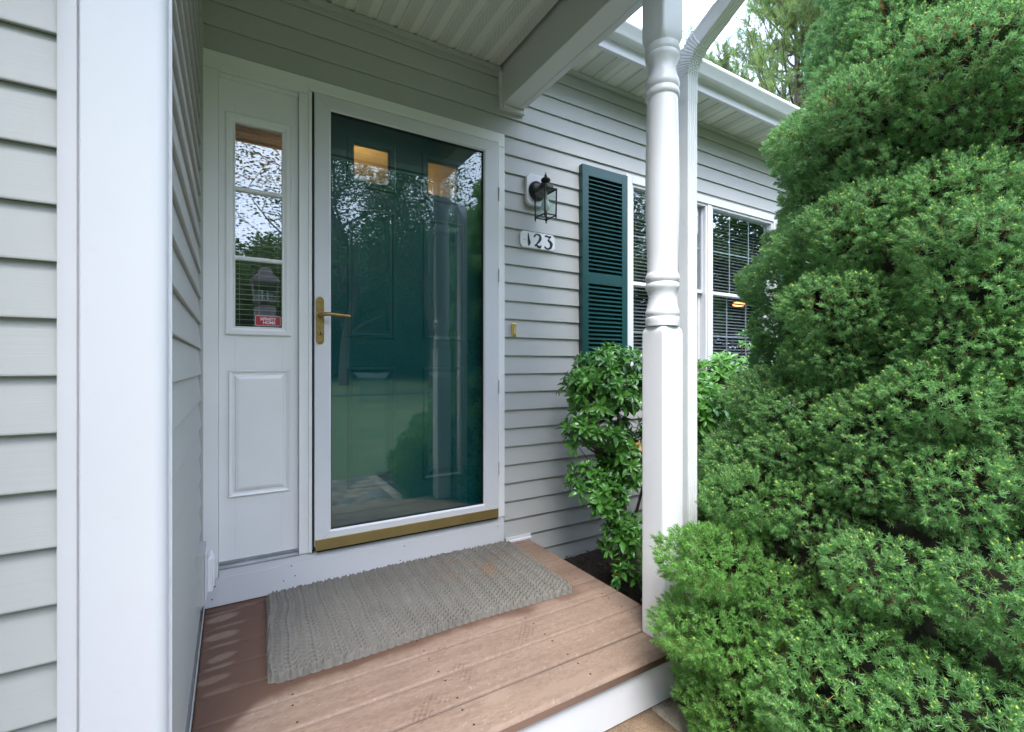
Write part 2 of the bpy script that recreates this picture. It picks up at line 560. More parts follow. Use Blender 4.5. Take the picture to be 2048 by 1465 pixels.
# --- roofs
mb = MB()
mb.prism([(0.86, 2.62), (0.86, 2.50), (1.135, 2.50), (1.135, 2.66), (2.30, 2.66), (2.30, 2.80), (5.2, 4.35), (5.2, 4.45), (0.80, 2.66)], 'x', -0.3, 1.415)
mb.prism([(2.0, 2.88), (2.26, 2.90), (5.2, 4.35), (5.2, 4.50), (1.995, 2.90)], 'x', 1.416, 9.3)
mb.prism([(5.2, 4.35), (5.2, 4.50), (8.5, 2.8), (8.4, 2.75)], 'x', -4.2, 9.3)
mb.prism([(0.42, 2.74), (0.42, 2.92), (5.2, 4.9), (5.2, 4.8), (1.2, 2.74)], 'x', -4.3, -0.02)  # left eave, out of view, set low and deep to shade the front left wall
HP.part(mb, 'roof', M['roof'])

# --- main eave: soffit, fascia, gutter
M['soffit_main'] = mat_soffit('perforated_eave_soffit', (0.70, 0.71, 0.66), 1.455, 0.305, 0.04, 0.62, 0.0078)
mb = MB()
prof = []
x = 1.39
xs = 1.455
while x < 9.2:
    prof += [(x, 2.738)]
    x += 0.0
    for q in (0.18, 0.1015 + 0.02):
        pass
    x2 = x + 0.1017
    prof += [(x2 - 0.012, 2.738), (x2 - 0.009, 2.744), (x2 - 0.003, 2.744), (x2 - 0.0005, 2.738)]
    x = x2
vs = []
for p in prof: vs += [(p[0], 1.985, p[1]), (p[0], 2.243, p[1])]
mb.add(vs, [(2 * i, 2 * i + 1, 2 * i + 3, 2 * i + 2) for i in range(len(prof) - 1)])
HP.part(mb, 'eave_soffit', M['soffit_main'])
mb = MB(); mb.box(1.415, 9.2, 2.222, 2.2435, 2.712, 2.735)
HP.part(mb, 'soffit_trim', M['siding'], bevel=0.001)
mb = MB(); mb.box(1.416, 9.25, 1.968, 1.986, 2.732, 2.92); mb.box(1.416, 9.25, 1.9675, 1.99, 2.726, 2.731)
HP.part(mb, 'fascia', M['trim'], bevel=0.001)
mb = MB()
gp = [(1.966, 2.792), (1.915, 2.792), (1.910, 2.797), (1.906, 2.822), (1.886, 2.840), (1.882, 2.850), (1.884, 2.862), (1.890, 2.868), (1.890, 2.860), (1.892, 2.842), (1.912, 2.824), (1.918, 2.80), (1.966, 2.797)]
mb.prism(gp, 'x', 1.42, 9.3)
HP.part(mb, 'gutter', M['alum'], smooth=True)
mb = MB(); mb.tube([(1.42, 1.935, 2.897), (9.3, 1.935, 2.897)], 0.013, 12); mb.box(1.42, 9.3, 1.936, 1.99, 2.903, 2.91)
HP.part(mb, 'drip_edge', mat('grey_drip_edge', (0.36, 0.35, 0.33), 0.5, var=0.1), smooth=True)
# porch front gutter
mb = MB()
gp2 = [(y - 1.966 + 0.858, z - 2.792 + 2.51) for y, z in gp]
mb.prism(gp2, 'x', -0.02, 1.62)
HP.part(mb, 'gutter', M['alum'])

# --- downspout
def ribbed_section(w, d):
    """rectangular section, ribs on the front (-Y) and on left side; returns list of (x,y) closed"""
    pts = []
    n = 5
    for i in range(n):          # front: from x=0 to w at y=0
        x0 = w * i / n
        pts += [(x0 + 0.0008, 0.0), (x0 + w / n * 0.62, 0.0), (x0 + w / n * 0.68, 0.0028), (x0 + w / n * 0.94, 0.0028)]
    pts += [(w, 0.002), (w, d - 0.002), (w - 0.002, d), (0.002, d), (0, d - 0.002)]
    pts += [(0.0, d * .8), (0.0022, d * .77), (0.0022, d * .72), (0.0, d * .69)]
    pts += [(0, 0.004)]
    return pts
sec = ribbed_section(0.055, 0.064)
mb = MB()
mb.prism([(1.470 + a, 1.180 + b) for a, b in sec], 'z', -0.10, 2.00)
spout = HP.part(mb, 'downspout', M['alum'])
# elbow: sweep a slightly larger section with crimps, bending towards -Y
mb = MB()
path = [(1.180 + 0.032, 1.985), (1.212, 2.07)]
R_ = 0.13
ang_end = math.atan2(1.0, 0.54)    # bend away from vertical
c0 = Vector((1.212 - R_, 2.07))
sect = []
nst = 26
frames = []
frames.append((Vector((1.212, 1.975)), 0.0, 0.0012))
frames.append((Vector((1.212, 2.065)), 0.0, 0.0012))
for i in range(nst + 1):
    a = ang_end * i / nst
    c = Vector((c0.x + R_ * math.cos(a), c0.y + R_ * math.sin(a)))
    frames.append((c, a, 0.0012 + (0.0026 if i % 2 else 0.0)))
dirv = Vector((-math.sin(ang_end), math.cos(ang_end)))
end = frames[-1][0] + dirv * 0.10
frames.append((end, ang_end, 0.0012))
es = ribbed_section(0.055, 0.064)
n = len(es)
b0 = len(mb.v)
for (c, a, g) in frames:
    nrm = Vector((math.cos(a), math.sin(a)))   # direction of +section depth
    for (u, v) in es:
        sx = (u - 0.0275) * (1 + g / 0.0275) ; sy = (v - 0.032) * (1 + g / 0.032)
        q = c + nrm * sy
        mb.v.append((1.4975 + sx, q.x, q.y))
for k in range(len(frames) - 1):
    for i in range(n):
        j = (i + 1) % n
        mb.f.append((b0 + k * n + i, b0 + k * n + j, b0 + (k + 1) * n + j, b0 + (k + 1) * n + i))
sub(mb.build('elbow', M['alum'], None), spout)
mb = MB()
b0 = 0
for c in (end - dirv * 0.02, end + dirv * 0.36):
    nrm = Vector((math.cos(ang_end), math.sin(ang_end)))
    for (u, v) in es:
        q = c + nrm * ((v - 0.032) * 1.0)
        mb.v.append((1.4975 + (u - 0.0275), q.x, q.y))
for i in range(n):
    j = (i + 1) % n
    mb.f.append((i, j, n + j, n + i))
sub(mb.build('pipe', M['alum'], None), spout)
# strap and cable between post and spout
mb = MB()
mb.tube([(1.428, 1.235, 0.0), (1.430, 1.235, 1.0), (1.431, 1.235, 2.40)], 0.0045, 8)
mb.tube([(1.442, 1.240, 0.0), (1.443, 1.240, 2.40)], 0.003, 8)
HP.part(mb, 'cable', M['trim'], smooth=True)
mb = MB(); mb.box(1.402, 1.432, 1.222, 1.236, 1.895, 1.935); mb.tube([(1.405, 1.22, 1.93), (1.42, 1.215, 1.95), (1.425, 1.225, 1.97)], 0.004, 6)
HP.part(mb, 'cable_clamp', M['black'], bevel=0.004)

# --- turned porch post
mb = MB()
PX, PY = 1.3425, 1.1895
def rsq(h, r, n=6):
    pts = []
    for (sx, sy, a0) in ((1, -1, -PI / 2), (1, 1, 0), (-1, 1, PI / 2), (-1, -1, PI)):
        for i in range(n + 1):
            a = a0 + PI / 2 * i / n
            pts.append((PX + sx * (h - r) + r * math.cos(a), PY + sy * (h - r) + r * math.sin(a)))
    return pts
def loft(mb, secs):
    b = len(mb.v); n = len(secs[0][0])
    for pts, z in secs:
        mb.v += [(p[0], p[1], z) for p in pts]
    for k in range(len(secs) - 1):
        for i in range(n):
            j = (i + 1) % n
            mb.f.append((b + k * n + i, b + k * n + j, b + (k + 1) * n + j, b + (k + 1) * n + i))
    mb.f.append(tuple(b + i for i in range(n))[::-1]); mb.f.append(tuple(b + (len(secs) - 1) * n + i for i in range(n)))
H2 = 0.0525
def circ(r, n=28):
    # same vertex count/order as rsq: 4*(6+1)=28
    pts = []
    for a0 in (-PI / 2, 0, PI / 2, PI):
        for i in range(7):
            a = a0 + PI / 2 * (i + 0.5 * 0) / 6 * 0.98
            pts.append((PX + r * math.cos(a), PY + r * math.sin(a)))
    return pts
def sq_round(h, t):
    """blend from square (t=0) toward round (t=1)"""
    a = rsq(h, 0.010); c = circ(0.058)
    return [(p[0] * (1 - t) + q[0] * t, p[1] * (1 - t) + q[1] * t) for p, q in zip(a, c)]
loft(mb, [(rsq(H2, 0.010), 0.002), (rsq(H2, 0.010), 1.085), (rsq(H2 - 0.0015, 0.012), 1.100), (rsq(H2 - 0.006, 0.015), 1.110), (rsq(H2 - 0.014, 0.018), 1.1165), (rsq(H2 - 0.022, 0.02), 1.119)])
loft(mb, [(rsq(H2 - 0.020, 0.022), 2.122), (rsq(H2 - 0.011, 0.018), 2.1255), (rsq(H2 - 0.0045, 0.014), 2.136), (rsq(H2 - 0.001, 0.011), 2.152), (rsq(H2, 0.010), 2.172), (rsq(H2, 0.010), 2.394)])
pf = [(0.0585, 1.116), (0.0597, 1.128), (0.0600, 1.140), (0.0592, 1.146), (0.056, 1.149), (0.0565, 1.151), (0.0592, 1.156), (0.0602, 1.163), (0.0592, 1.170), (0.0565, 1.176), (0.0530, 1.190), (0.0505, 1.205), (0.0495, 1.218), (0.0505, 1.230), (0.0540, 1.243), (0.0585, 1.251),
      (0.0602, 1.258), (0.0592, 1.265), (0.0565, 1.270), (0.0545, 1.2725), (0.0565, 1.275), (0.0595, 1.281), (0.0602, 1.288), (0.0590, 1.297), (0.0560, 1.304), (0.0540, 1.307), (0.0530, 1.312), (0.0545, 1.38), (0.0575, 1.46), (0.0592, 1.53), (0.0598, 1.60), (0.0590, 1.68), (0.0572, 1.78), (0.0552, 1.88), (0.0538, 1.935),
      (0.0535, 1.938), (0.0550, 1.940), (0.0590, 1.944), (0.0603, 1.952), (0.0590, 1.961), (0.0560, 1.967), (0.0545, 1.970), (0.0565, 1.973), (0.0598, 1.981), (0.0600, 1.988), (0.0580, 1.998), (0.0525, 2.015), (0.0485, 2.032), (0.0478, 2.042), (0.0495, 2.055), (0.0545, 2.070), (0.0585, 2.078), (0.0598, 2.085), (0.0588, 2.092), (0.0565, 2.0955), (0.0575, 2.0975), (0.0597, 2.101), (0.0603, 2.108), (0.0603, 2.124)]
mb.lathe(pf, (PX, PY), 48)
HP.part(mb, 'porch_post', M['post'], smooth=True)

# --- door surround
mb = MB()
CY = 2.232
def casing(x0, x1, z0, z1):
    mb.box(x0, x1, CY, 2.30, z0, z1)
mb.box(-0.112, -0.048, CY, 2.30, 0.118, 2.165)
mb.box(-0.112, 1.281, CY, 2.30, 2.166, 2.238)
mb.box(1.2325, 1.281, CY, 2.30, 0.151, 2.165)
mb.box(0.250, 0.303, CY, 2.30, 0.151, 2.165)
door_frame = HP.part(mb, 'door_frame', M['paint'], bevel=0.002)
mb = MB()
mb.box(0.288, 0.3005, 2.224, 2.2315, 0.153, 2.176)      # z-bar left
mb.box(0.290, 1.236, 2.222, 2.2315, 2.178, 2.196)
mb.box(1.236, 1.243, 2.222, 2.2315, 0.153, 2.196)
sub(mb.build('hinge_rail', M['paint'], None, bevel=0.001), door_frame)
mb = MB(); mb.box(0.3035, 0.3085, 2.226, 2.30, 0.15, 2.176)
sub(mb.build('weatherstrip', M['black'], None), door_frame)
# kick board below the door and sidelight
mb = MB(); mb.box(-0.108, 1.279, 2.236, 2.25, 0.003, 0.1165); mb.box(-0.046, 1.279, 2.2365, 2.25, 0.1165, 0.147)
HP.part(mb, 'kick_board', M['trim'], bevel=0.0015)
mb = MB()
for (x, z) in ((-0.06, 0.085), (-0.07, 0.035), (0.22, 0.108), (0.19, 0.05), (0.70, 0.03), (0.72, 0.095), (1.24, 0.10), (0.235, 0.062)):
    mb.lathe([(0.0028, 0), (0.0024, 0.0012)], (0, 0), 8)
    for i in range(16):
        vx, vy, vz = mb.v[-16 + i]
        mb.v[-16 + i] = (x + vx, 2.236 - vz, z + vy)
for o_ in mb.build_each('nail', M['dark']): inhouse(o_)
mb = MB(); mb.box(1.290, 1.45, 2.222, 2.2355, 0.001, 0.012); mb.box(1.290, 1.45, 2.2315, 2.2365, 0.012, 0.028)
HP.part(mb, 'flashing_strip', M['trim'], bevel=0.001)

# --- sidelight
sl = inhouse(MB().box(-0.047, 0.249, 2.262, 2.29, 0.163, 2.150).build('sidelight', M['paint'], None, bevel=0.001))
def hole_panel(mb, X0, X1, Z0, Z1, x0, x1, z0, z1, y, yb):
    mb.box(X0, x0, y, yb, Z0, Z1); mb.box(x1, X1, y, yb, Z0, Z1); mb.box(x0, x1, y, yb, Z0, z0); mb.box(x0, x1, y, yb, z1, Z1)
sl.data.clear_geometry()
mb = MB()
GX0, GX1, GZ0, GZ1 = 0.011, 0.185, 1.135, 1.982
hole_panel(mb, -0.047, 0.249, 0.163, 2.150, GX0, GX1, GZ0, GZ1, 2.262, 2.290)
mb.box(-0.047, 0.249, 2.245, 2.262, 2.150, 2.164)
sl.data.from_pydata(mb.v, [], mb.f); sl.data.update()
mb = MB()
mb.rings_y(-0.026, 0.222, 1.100, 2.018, [(0, 0), (0.002, 0.009), (0.006, 0.0115), (0.020, 0.0115), (0.023, 0.008), (0.030, 0.0065), (0.034, 0.0095), (0.0365, 0.009), (0.0375, -0.012)], 2.262, cap=False)
sub(mb.build('glazing_frame', M['paint'], None), sl)
mb = MB()
for z in (1.4215, 1.708):
    mb.prism([(2.2575, z - 0.0085), (2.253, z - 0.004), (2.253, z + 0.004), (2.2575, z + 0.0085), (2.272, z + 0.0085), (2.272, z - 0.0085)], 'x', GX0 - 0.001, GX1 + 0.001)
for o_ in mb.build_each('muntin', M['paint']): sub(o_, sl)
mb = MB().box(GX0 - 0.005, GX1 + 0.005, 2.2665, 2.2695, GZ0 - 0.005, GZ1 + 0.005)
sub(mb.build('pane', M['glass_sl'], None), sl)
mb = MB()
mb.rings_y(-0.013, 0.216, 0.43, 0.955, [(0, 0), (0.003, 0.004), (0.009, 0.001), (0.014, -0.004), (0.022, -0.004), (0.026, 0.0015), (0.036, 0.0045), (0.040, 0.0048)], 2.262)
# panel needs an opening in the slab: simply stand it proud
for i in range(len(mb.v)):
    x, y, z = mb.v[i]; mb.v[i] = (x, y - 0.0048, z)
sub(mb.build('lower_panel', M['paint'], None), sl)
mb = MB()
z = GZ1 - 0.008
while z > GZ0:
    mb.prism([(2.279, z), (2.2865, z + 0.0016), (2.294, z + 0.0002), (2.294, z - 0.0006), (2.2865, z + 0.0008), (2.279, z - 0.0008)], 'x', GX0 + 0.003, GX1 - 0.003)
    z -= 0.0212
for x in (0.026, 0.098, 0.170):
    mb.box(x, x + 0.0014, 2.2775, 2.2785, GZ0, GZ1)
sub(mb.build('blind', M['blind'], None), sl)
mb = MB(); mb.prism([(2.233, 0.152), (2.262, 0.160), (2.262, 0.156), (2.262, 0.149), (2.233, 0.149)], 'x', -0.047, 0.249)
mb.box(-0.047, 0.249, 2.2545, 2.262, 0.1605, 0.172)
sub(mb.build('sill', M['sillmetal'], None), sl)
# sticker on the lowest pane
stk = empty('security_sticker', (0.132, 2.2648, 1.165))
tag(stk, 'small red rectangular sticker with white lettering in the lowest sidelight pane', 'sticker')
mb = MB()
pts = []
hw, hh, r = 0.048, 0.021, 0.005
for (cx, cz, a0) in ((hw - r, hh - r, 0), (-hw + r, hh - r, PI / 2), (-hw + r, -hh + r, PI), (hw - r, -hh + r, 3 * PI / 2)):
    for i in range(5):
        a = a0 + PI / 2 * i / 4
        pts.append((cx + r * math.cos(a), cz + r * math.sin(a)))
mb.prism(pts, 'y', -0.0006, 0.0006)
mb.build('label', M['red'], stk)
def ring_outline(pts, w, y):
    m2 = MB(); n = len(pts)
    ins = [(p[0] * (1 - w / hw), p[1] * (1 - w / hh)) for p in pts]
    m2.v = [(p[0], y, p[1]) for p in pts] + [(p[0], y, p[1]) for p in ins]
    m2.f = [(i, (i + 1) % n, n + (i + 1) % n, n + i) for i in range(n)]
    return m2
ring_outline(pts, 0.0014, -0.0010).build('border', M['sticker_ink'], stk)
def text_obj(body, size, loc, mat_, parent, bold=0.0, align='CENTER'):
    cu = bpy.data.curves.new('txt', 'FONT')
    cu.body = body; cu.size = size; cu.align_x = align; cu.align_y = 'CENTER'; cu.extrude = 0.0003; cu.offset = bold
    t = bpy.data.objects.new('txt', cu); COL.objects.link(t)
    dg = bpy.context.evaluated_depsgraph_get(); dg.update()
    me = bpy.data.meshes.new_from_object(t.evaluated_get(dg))
    bpy.data.objects.remove(t)
    me.name = 'lettering'
    me.materials.clear(); me.materials.append(mat_)
    o = bpy.data.objects.new('lettering', me); COL.objects.link(o)
    o.rotation_euler = (PI / 2, 0, 0); o.location = loc; o.parent = parent
    return o
text_obj('XFINITY', 0.0165, (0, -0.0012, 0.0065), M['sticker_ink'], stk, 0.0005)
text_obj('HOME', 0.0165, (0.004, -0.0012, -0.0085), M['sticker_ink'], stk, 0.0005)

# --- storm door
SX0, SX1, SZ0, SZ1 = 0.3105, 1.2345, 0.205, 2.176
SGX0, SGX1, SGZ0, SGZ1 = 0.380, 1.147, 0.240, 2.112
mb = MB()
SY = 2.222
mb.rings_y(SX0, SX1, SZ0 - 0.03, SZ1, [(0, -0.030), (0, 0.000), (0.0025, 0.003)], SY + 0.0, cap=False)
# frame faces (four mitred stiles)
o4 = [(SX0 + .0025, SZ0 - .0275), (SX1 - .0025, SZ0 - .0275), (SX1 - .0025, SZ1 - .0025), (SX0 + .0025, SZ1 - .0025)]
i4 = [(SGX0 - .008, SGZ0 - .008), (SGX1 + .008, SGZ0 - .008), (SGX1 + .008, SGZ1 + .008), (SGX0 - .008, SGZ1 + .008)]
j4 = [(SGX0, SGZ0), (SGX1, SGZ0), (SGX1, SGZ1), (SGX0, SGZ1)]
b = len(mb.v)
for q, y in ((o4, SY - .003), (i4, SY - .003), (j4, SY + .004), (j4, SY + .016)):
    mb.v += [(a, y, c) for a, c in q]
for k in range(3):
    for i in range(4):
        j = (i + 1) % 4
        mb.f.append((b + 4 * k + i, b + 4 * k + j, b + 4 * k + 4 + j, b + 4 * k + 4 + i))
storm = HP.part(mb, 'storm_door', M['trim'])
mb = MB().box(SGX0 - .004, SGX1 + .004, SY + .0125, SY + .0160, SGZ0 - .004, SGZ1 + .004)
sub(mb.build('pane', M['glass'], None), storm)
mb = MB()
mb.box(SGX0, SGX0 + .003, SY + .004, SY + .0125, SGZ0, SGZ1); mb.box(SGX1 - .003, SGX1, SY + .004, SY + .0125, SGZ0, SGZ1)
mb.box(SGX0 + .003, SGX1 - .003, SY + .004, SY + .0125, SGZ0, SGZ0 + .003); mb.box(SGX0 + .003, SGX1 - .003, SY + .004, SY + .0125, SGZ1 - .003, SGZ1)
sub(mb.build('gasket', M['black'], None), storm)
mb = MB(); mb.box(SX0 + 0.003, SX1 - 0.002, SY - 0.0075, SY + 0.012, 0.158, 0.206)
sub(mb.build('sweep', M['sweep'], None, bevel=0.001), storm)
mb = MB(); mb.box(SX0 + 0.012, SX1 - 0.004, SY - 0.001, SY + 0.010, 0.149, 0.158)
sub(mb.build('sweep_seal', M['black'], None), storm)
# mitre lines + hinges
mb = MB()
for (a, c) in ((o4[0], i4[0]), (o4[3], i4[3]), (o4[2], i4[2]), (o4[1], i4[1])):
    d = Vector((c[0] - a[0], c[1] - a[1])); nn = Vector((-d.y, d.x)).normalized() * 0.0004
    a = Vector(a) + d * 0.25
    mb.add([(a[0] - nn.x, SY - .0032, a[1] - nn.y), (c[0] - nn.x, SY - .0032, c[1] - nn.y), (c[0] + nn.x, SY - .0032, c[1] + nn.y), (a[0] + nn.x, SY - .0032, a[1] + nn.y)], [(0, 1, 2, 3)])
for o_ in mb.build_each('mitre_joint', mat('grey_joint', (0.25, 0.26, 0.26), 0.6)): sub(o_, storm)
hm = MB(); hm.tube([(0, 0, -0.035), (0, 0, 0.035)], 0.0042, 10)
for zz in (0.42, 0.86, 1.46, 1.90):
    h = hm.build('hinge', M['trim'], None, smooth=True)
    h.location = (1.2385, 2.217, zz); h.parent = storm
    break
hinge0 = h
for zz in (0.86, 1.46, 1.90):
    c = hinge0.copy(); COL.objects.link(c); c.location = (1.2385, 2.217, zz); c.parent = storm
# handle
mb = MB()
hx, hz = 0.333, 1.173
pts = []
for (cz, a0) in ((0.088, 0), (-0.088, PI)):
    for i in range(9):
        a = a0 + PI * i / 8
        pts.append((hx + 0.0165 * math.cos(a), hz + cz + 0.0165 * math.sin(a)))
mb.prism(pts, 'y', SY - 0.0095, SY - 0.003)
mb.tube([(hx, SY - 0.008, 1.197), (hx, SY - 0.042, 1.197)], [0.0115, 0.0085], 14)
mb.tube([(hx, SY - 0.040, 1.197), (hx + .012, SY - 0.048, 1.198), (hx + .035, SY - 0.050, 1.199), (hx + 0.08, SY - 0.048, 1.197), (hx + 0.115, SY - 0.046, 1.194), (hx + .122, SY - .045, 1.193)], [0.0085, 0.0085, 0.0078, 0.0072, 0.0068, 0.003], 12)
mb.tube([(hx, SY - 0.009, 1.118), (hx, SY - 0.0155, 1.118)], [0.0105, 0.0095], 16)
mb.tube([(hx, SY - 0.0095, 1.252), (hx, SY - 0.0115, 1.252)], [0.0035, 0.003], 10)
mb.tube([(hx, SY - 0.0095, 1.094), (hx, SY - 0.0115, 1.094)], [0.0035, 0.003], 10)
sub(mb.build('handle', M['brass'], None, bevel=0.0012, smooth=True), storm)
mb = MB(); mb.box(hx - .002, hx + .002, SY - .0162, SY - .0154, 1.110, 1.124)
sub(mb.build('keyhole', M['black'], None), storm)

# --- green front door behind the storm door
DY = 2.318
mb = MB()
lights = [(0.478, 0.690, 1.842, 2.058), (0.850, 1.062, 1.842, 2.058)]
xs = [0.33, 0.478, 0.690, 0.850, 1.062, 1.21]
mb.box(0.30, 1.24, DY, DY + .04, 0.14, 1.842)
mb.box(0.30, 1.24, DY, DY + .04, 2.058, 2.20)
for a, c in ((0.30, 0.478), (0.690, 0.850), (1.062, 1.24)):
    mb.box(a, c, DY, DY + .04, 1.842, 2.058)
fdoor = HP.part(mb, 'front_door', M['green_paint'])
for x0, x1, z0, z1 in lights:
    mb = MB()
    mb.rings_y(x0 - .012, x1 + .012, z0 - .012, z1 + .012, [(0, 0), (0.004, 0.010), (0.010, 0.012), (0.026, 0.010), (0.034, 0.002), (0.036, -0.014)], DY, cap=False)
    sub(mb.build('light_frame', M['green_paint'], None), fdoor)
    mb = MB().box(x0 + .02, x1 - .02, DY + .016, DY + .019, z0 + .02, z1 - .02)
    sub(mb.build('pane', M['glass_lamp'], None), fdoor)
for (x0, x1, z0, z1) in ((0.470, 0.700, 1.105, 1.735), (0.845, 1.075, 1.105, 1.735), (0.470, 0.700, 0.385, 0.965), (0.845, 1.075, 0.385, 0.965)):
    mb = MB()
    mb.rings_y(x0, x1, z0, z1, [(0, 0), (0.004, 0.0065), (0.012, 0.007), (0.018, 0.002), (0.026, 0.001), (0.052, 0.0075), (0.056, 0.0078)], DY)
    sub(mb.build('door_panel', M['green_paint'], None), fdoor)

# --- window, two double-hung units
def sash_unit(x0, x1, parent):
    zt, zm, zb = 2.158, 1.520, 0.885
    mb = MB()
    # upper sash
    def fr(x0, x1, z0, z1, w, y, yb, wb=None):
        wb = wb or w
        mb.box(x0, x0 + w, y, yb, z0, z1); mb.box(x1 - w, x1, y, yb, z0, z1)
        mb.box(x0 + w, x1 - w, y, yb, z1 - w, z1); mb.box(x0 + w, x1 - w, y, yb, z0, z0 + wb)
    fr(x0 - 0.006, x1 + 0.006, zm - 0.012, zt + 0.01, 0.008, 2.262, 2.282, 0.024)
    fr(x0 - 0.006, x1 + 0.006, zb - 0.03, zm + 0.010, 0.020, 2.285, 2.305, 0.035)
    s = sub(mb.build('sash', M['trim'], None, bevel=0.0015), parent)
    mb = MB(); mb.box(x0, x1, 2.271, 2.274, zm, zt + .003); mb.box(x0 + .01, x1 - .01, 2.294, 2.297, zb, zm)
    sub(mb.build('pane', M['glass_win'], None), parent)
    mb = MB()
    w = x1 - x0
    for i in (1, 2):
        mb.box(x0 + w * i / 3 - .005, x0 + w * i / 3 + .005, 2.2765, 2.2795, zm, zt)
        mb.box(x0 + w * i / 3 - .005, x0 + w * i / 3 + .005, 2.2995, 2.3025, zb, zm)
    mb.box(x0, x1, 2.2767, 2.2793, (zm + zt) / 2 - .005 , (zm + zt) / 2 + .005)
    mb.box(x0, x1, 2.2997, 2.3023, (zm + zb) / 2 - .005, (zm + zb) / 2 + .005)
    sub(mb.build('muntin', mat('grille_white', (0.78, 0.8, 0.8), 0.5), None), parent)
    mb = MB()
    z = zt
    while z > zb:
        mb.prism([(2.330, z - .007), (2.352, z + .0075), (2.3525, z + .0065), (2.3305, z - .008)], 'x', x0 - .01, x1 + .01)
        z -= 0.0245
    for x in (x0 + .1, x1 - .1): mb.box(x, x + .002, 2.328, 2.329, zb, zt)
    sub(mb.build('blind', M['blind_dim'], None), parent)
M['blind_dim'] = mat('beige_blind', (0.46, 0.46, 0.45), 0.5, var=0.05)
mb = MB()
yf = 2.228
mb.box(WX0, WX0 + .055, yf, 2.30, WZ0, WZ1); mb.box(WX1 - .055, WX1, yf, 2.30, WZ0, WZ1)
mb.box(WX0 + .055, WX1 - .055, yf, 2.30, WZ1 - .052, WZ1); mb.box(WX0 + .055, WX1 - .055, yf, 2.30, WZ0, WZ0 + .055)
win = HP.part(mb, 'window', M['trim'], bevel=0.002)
mb = MB()
def fr2(x0, x1, z0, z1, w, y, yb):
    mb.box(x0, x0 + w, y, yb, z0, z1); mb.box(x1 - w, x1, y, yb, z0, z1)
    mb.box(x0 + w, x1 - w, y, yb, z1 - w, z1); mb.box(x0 + w, x1 - w, y, yb, z0, z0 + w)
fr2(WX0 + .0555, 3.000, WZ0 + .056, WZ1 - .0525, 0.018, 2.238, 2.31)
fr2(3.048, WX1 - .0555, WZ0 + .056, WZ1 - .0525, 0.018, 2.238, 2.31)
mb.box(3.0005, 3.0475, 2.233, 2.31, WZ0 + .0555, WZ1 - .0525)
sub(mb.build('frame', M['trim'], None, bevel=0.002), win)
sash_unit(2.266, 2.974, win)
sash_unit(3.074, 3.808, win)

# --- shutters
def shutter(x0, x1, z0, z1, zm):
    y, yb = 2.206, 2.240
    w = 0.047
    mb = MB()
    mb.box(x0, x0 + w, y, yb, z0, z1); mb.box(x1 - w, x1, y, yb, z0, z1)
    for a, c in ((z0, z0 + .07), (zm - .030, zm + .030), (z1 - .062, z1)):
        mb.box(x0 + w, x1 - w, y + .0008, yb, a, c)
    mb.box(x0 + w, x1 - w, 2.2385, yb, z0 + .07, z1 - .062)
    s = HP.part(mb, 'shutter', M['shutter'], bevel=0.0015)
    mb = MB()
    for a, c in ((z0 + .07, zm - .030), (zm + .030, z1 - .062)):
        n = int(round((c - a) / 0.0262)); p = (c - a) / n
        for i in range(n):
            z = a + p * i
            mb.prism([(2.2085, z + 0.001), (2.2085, z + 0.0045), (2.232, z + p * 0.92), (2.236, z + p * 0.92), (2.236, z + p * .75)], 'x', x0 + w, x1 - w)
    sub(mb.build('louvers', M['shutter'], None), s)
    mb = MB()
    for x in (x0 + .02, x1 - .02):
        for z in (z1 - .025, zm, z0 + .03):
            mb.tube([(x, y - .0012, z), (x, y, z)], [0.003, 0.0042], 8)
    for o_ in mb.build_each('screw', M['shutter']): sub(o_, s)
shutter(1.804, 2.172, 0.80, 2.186, 1.502)
shutter(3.900, 4.268, 0.80, 2.186, 1.502)

# --- hallway and living room behind the openings
mb = MB()
def room(mb, x0, x1, y0, y1, z0, z1):
    mb.add([(x0, y0, z0), (x1, y0, z0), (x1, y1, z0), (x0, y1, z0), (x0, y0, z1), (x1, y0, z1), (x1, y1, z1), (x0, y1, z1)],
           [(0, 1, 2, 3), (4, 7, 6, 5), (1, 5, 6, 2), (2, 6, 7, 3), (3, 7, 4, 0)])
room(mb, -0.35, 1.45, 2.425, 5.0, 0.1, 2.75)
HP.part(mb, 'hallway', M['room'])
hbox('hall_dark_box', M['room_dark'], -0.30, 0.30, 2.60, 2.9, 0.12, 1.86)  # made-up dark box, keeps the lit hall dim behind the sidelight
mb = MB()
room(mb, 1.55, 7.2, 2.425, 6.2, 0.1, 2.75)
HP.part(mb, 'living_room', M['room_dark'])
mb = MB()
mb.lathe([(0.001, -.07), (.05, -.06), (.085, -.02), (.09, .02), (.06, .06), (.02, .08)], (0, 0), 20)
hl = inhouse(mb.build('hall_lamp', mat_emit('warm_globe', (1.0, 0.62, 0.28), 9.0), None, smooth=True))
hl.location = (0.885, 3.95, 2.40)
mb = MB(); mb.lathe([(0.001, -.03), (.05, -.025), (.07, 0.0), (.05, .02), (.01, .03)], (0, 0), 16)
rl = inhouse(mb.build('room_lamp', mat_emit('warm_bulb', (1.0, 0.45, 0.15), 1.6), None, smooth=True))
rl.location = (4.98, 3.3, 1.68)

# ------------------------------------------------------------------ things on the wall
def at_(o, parent): o.parent = parent; return o
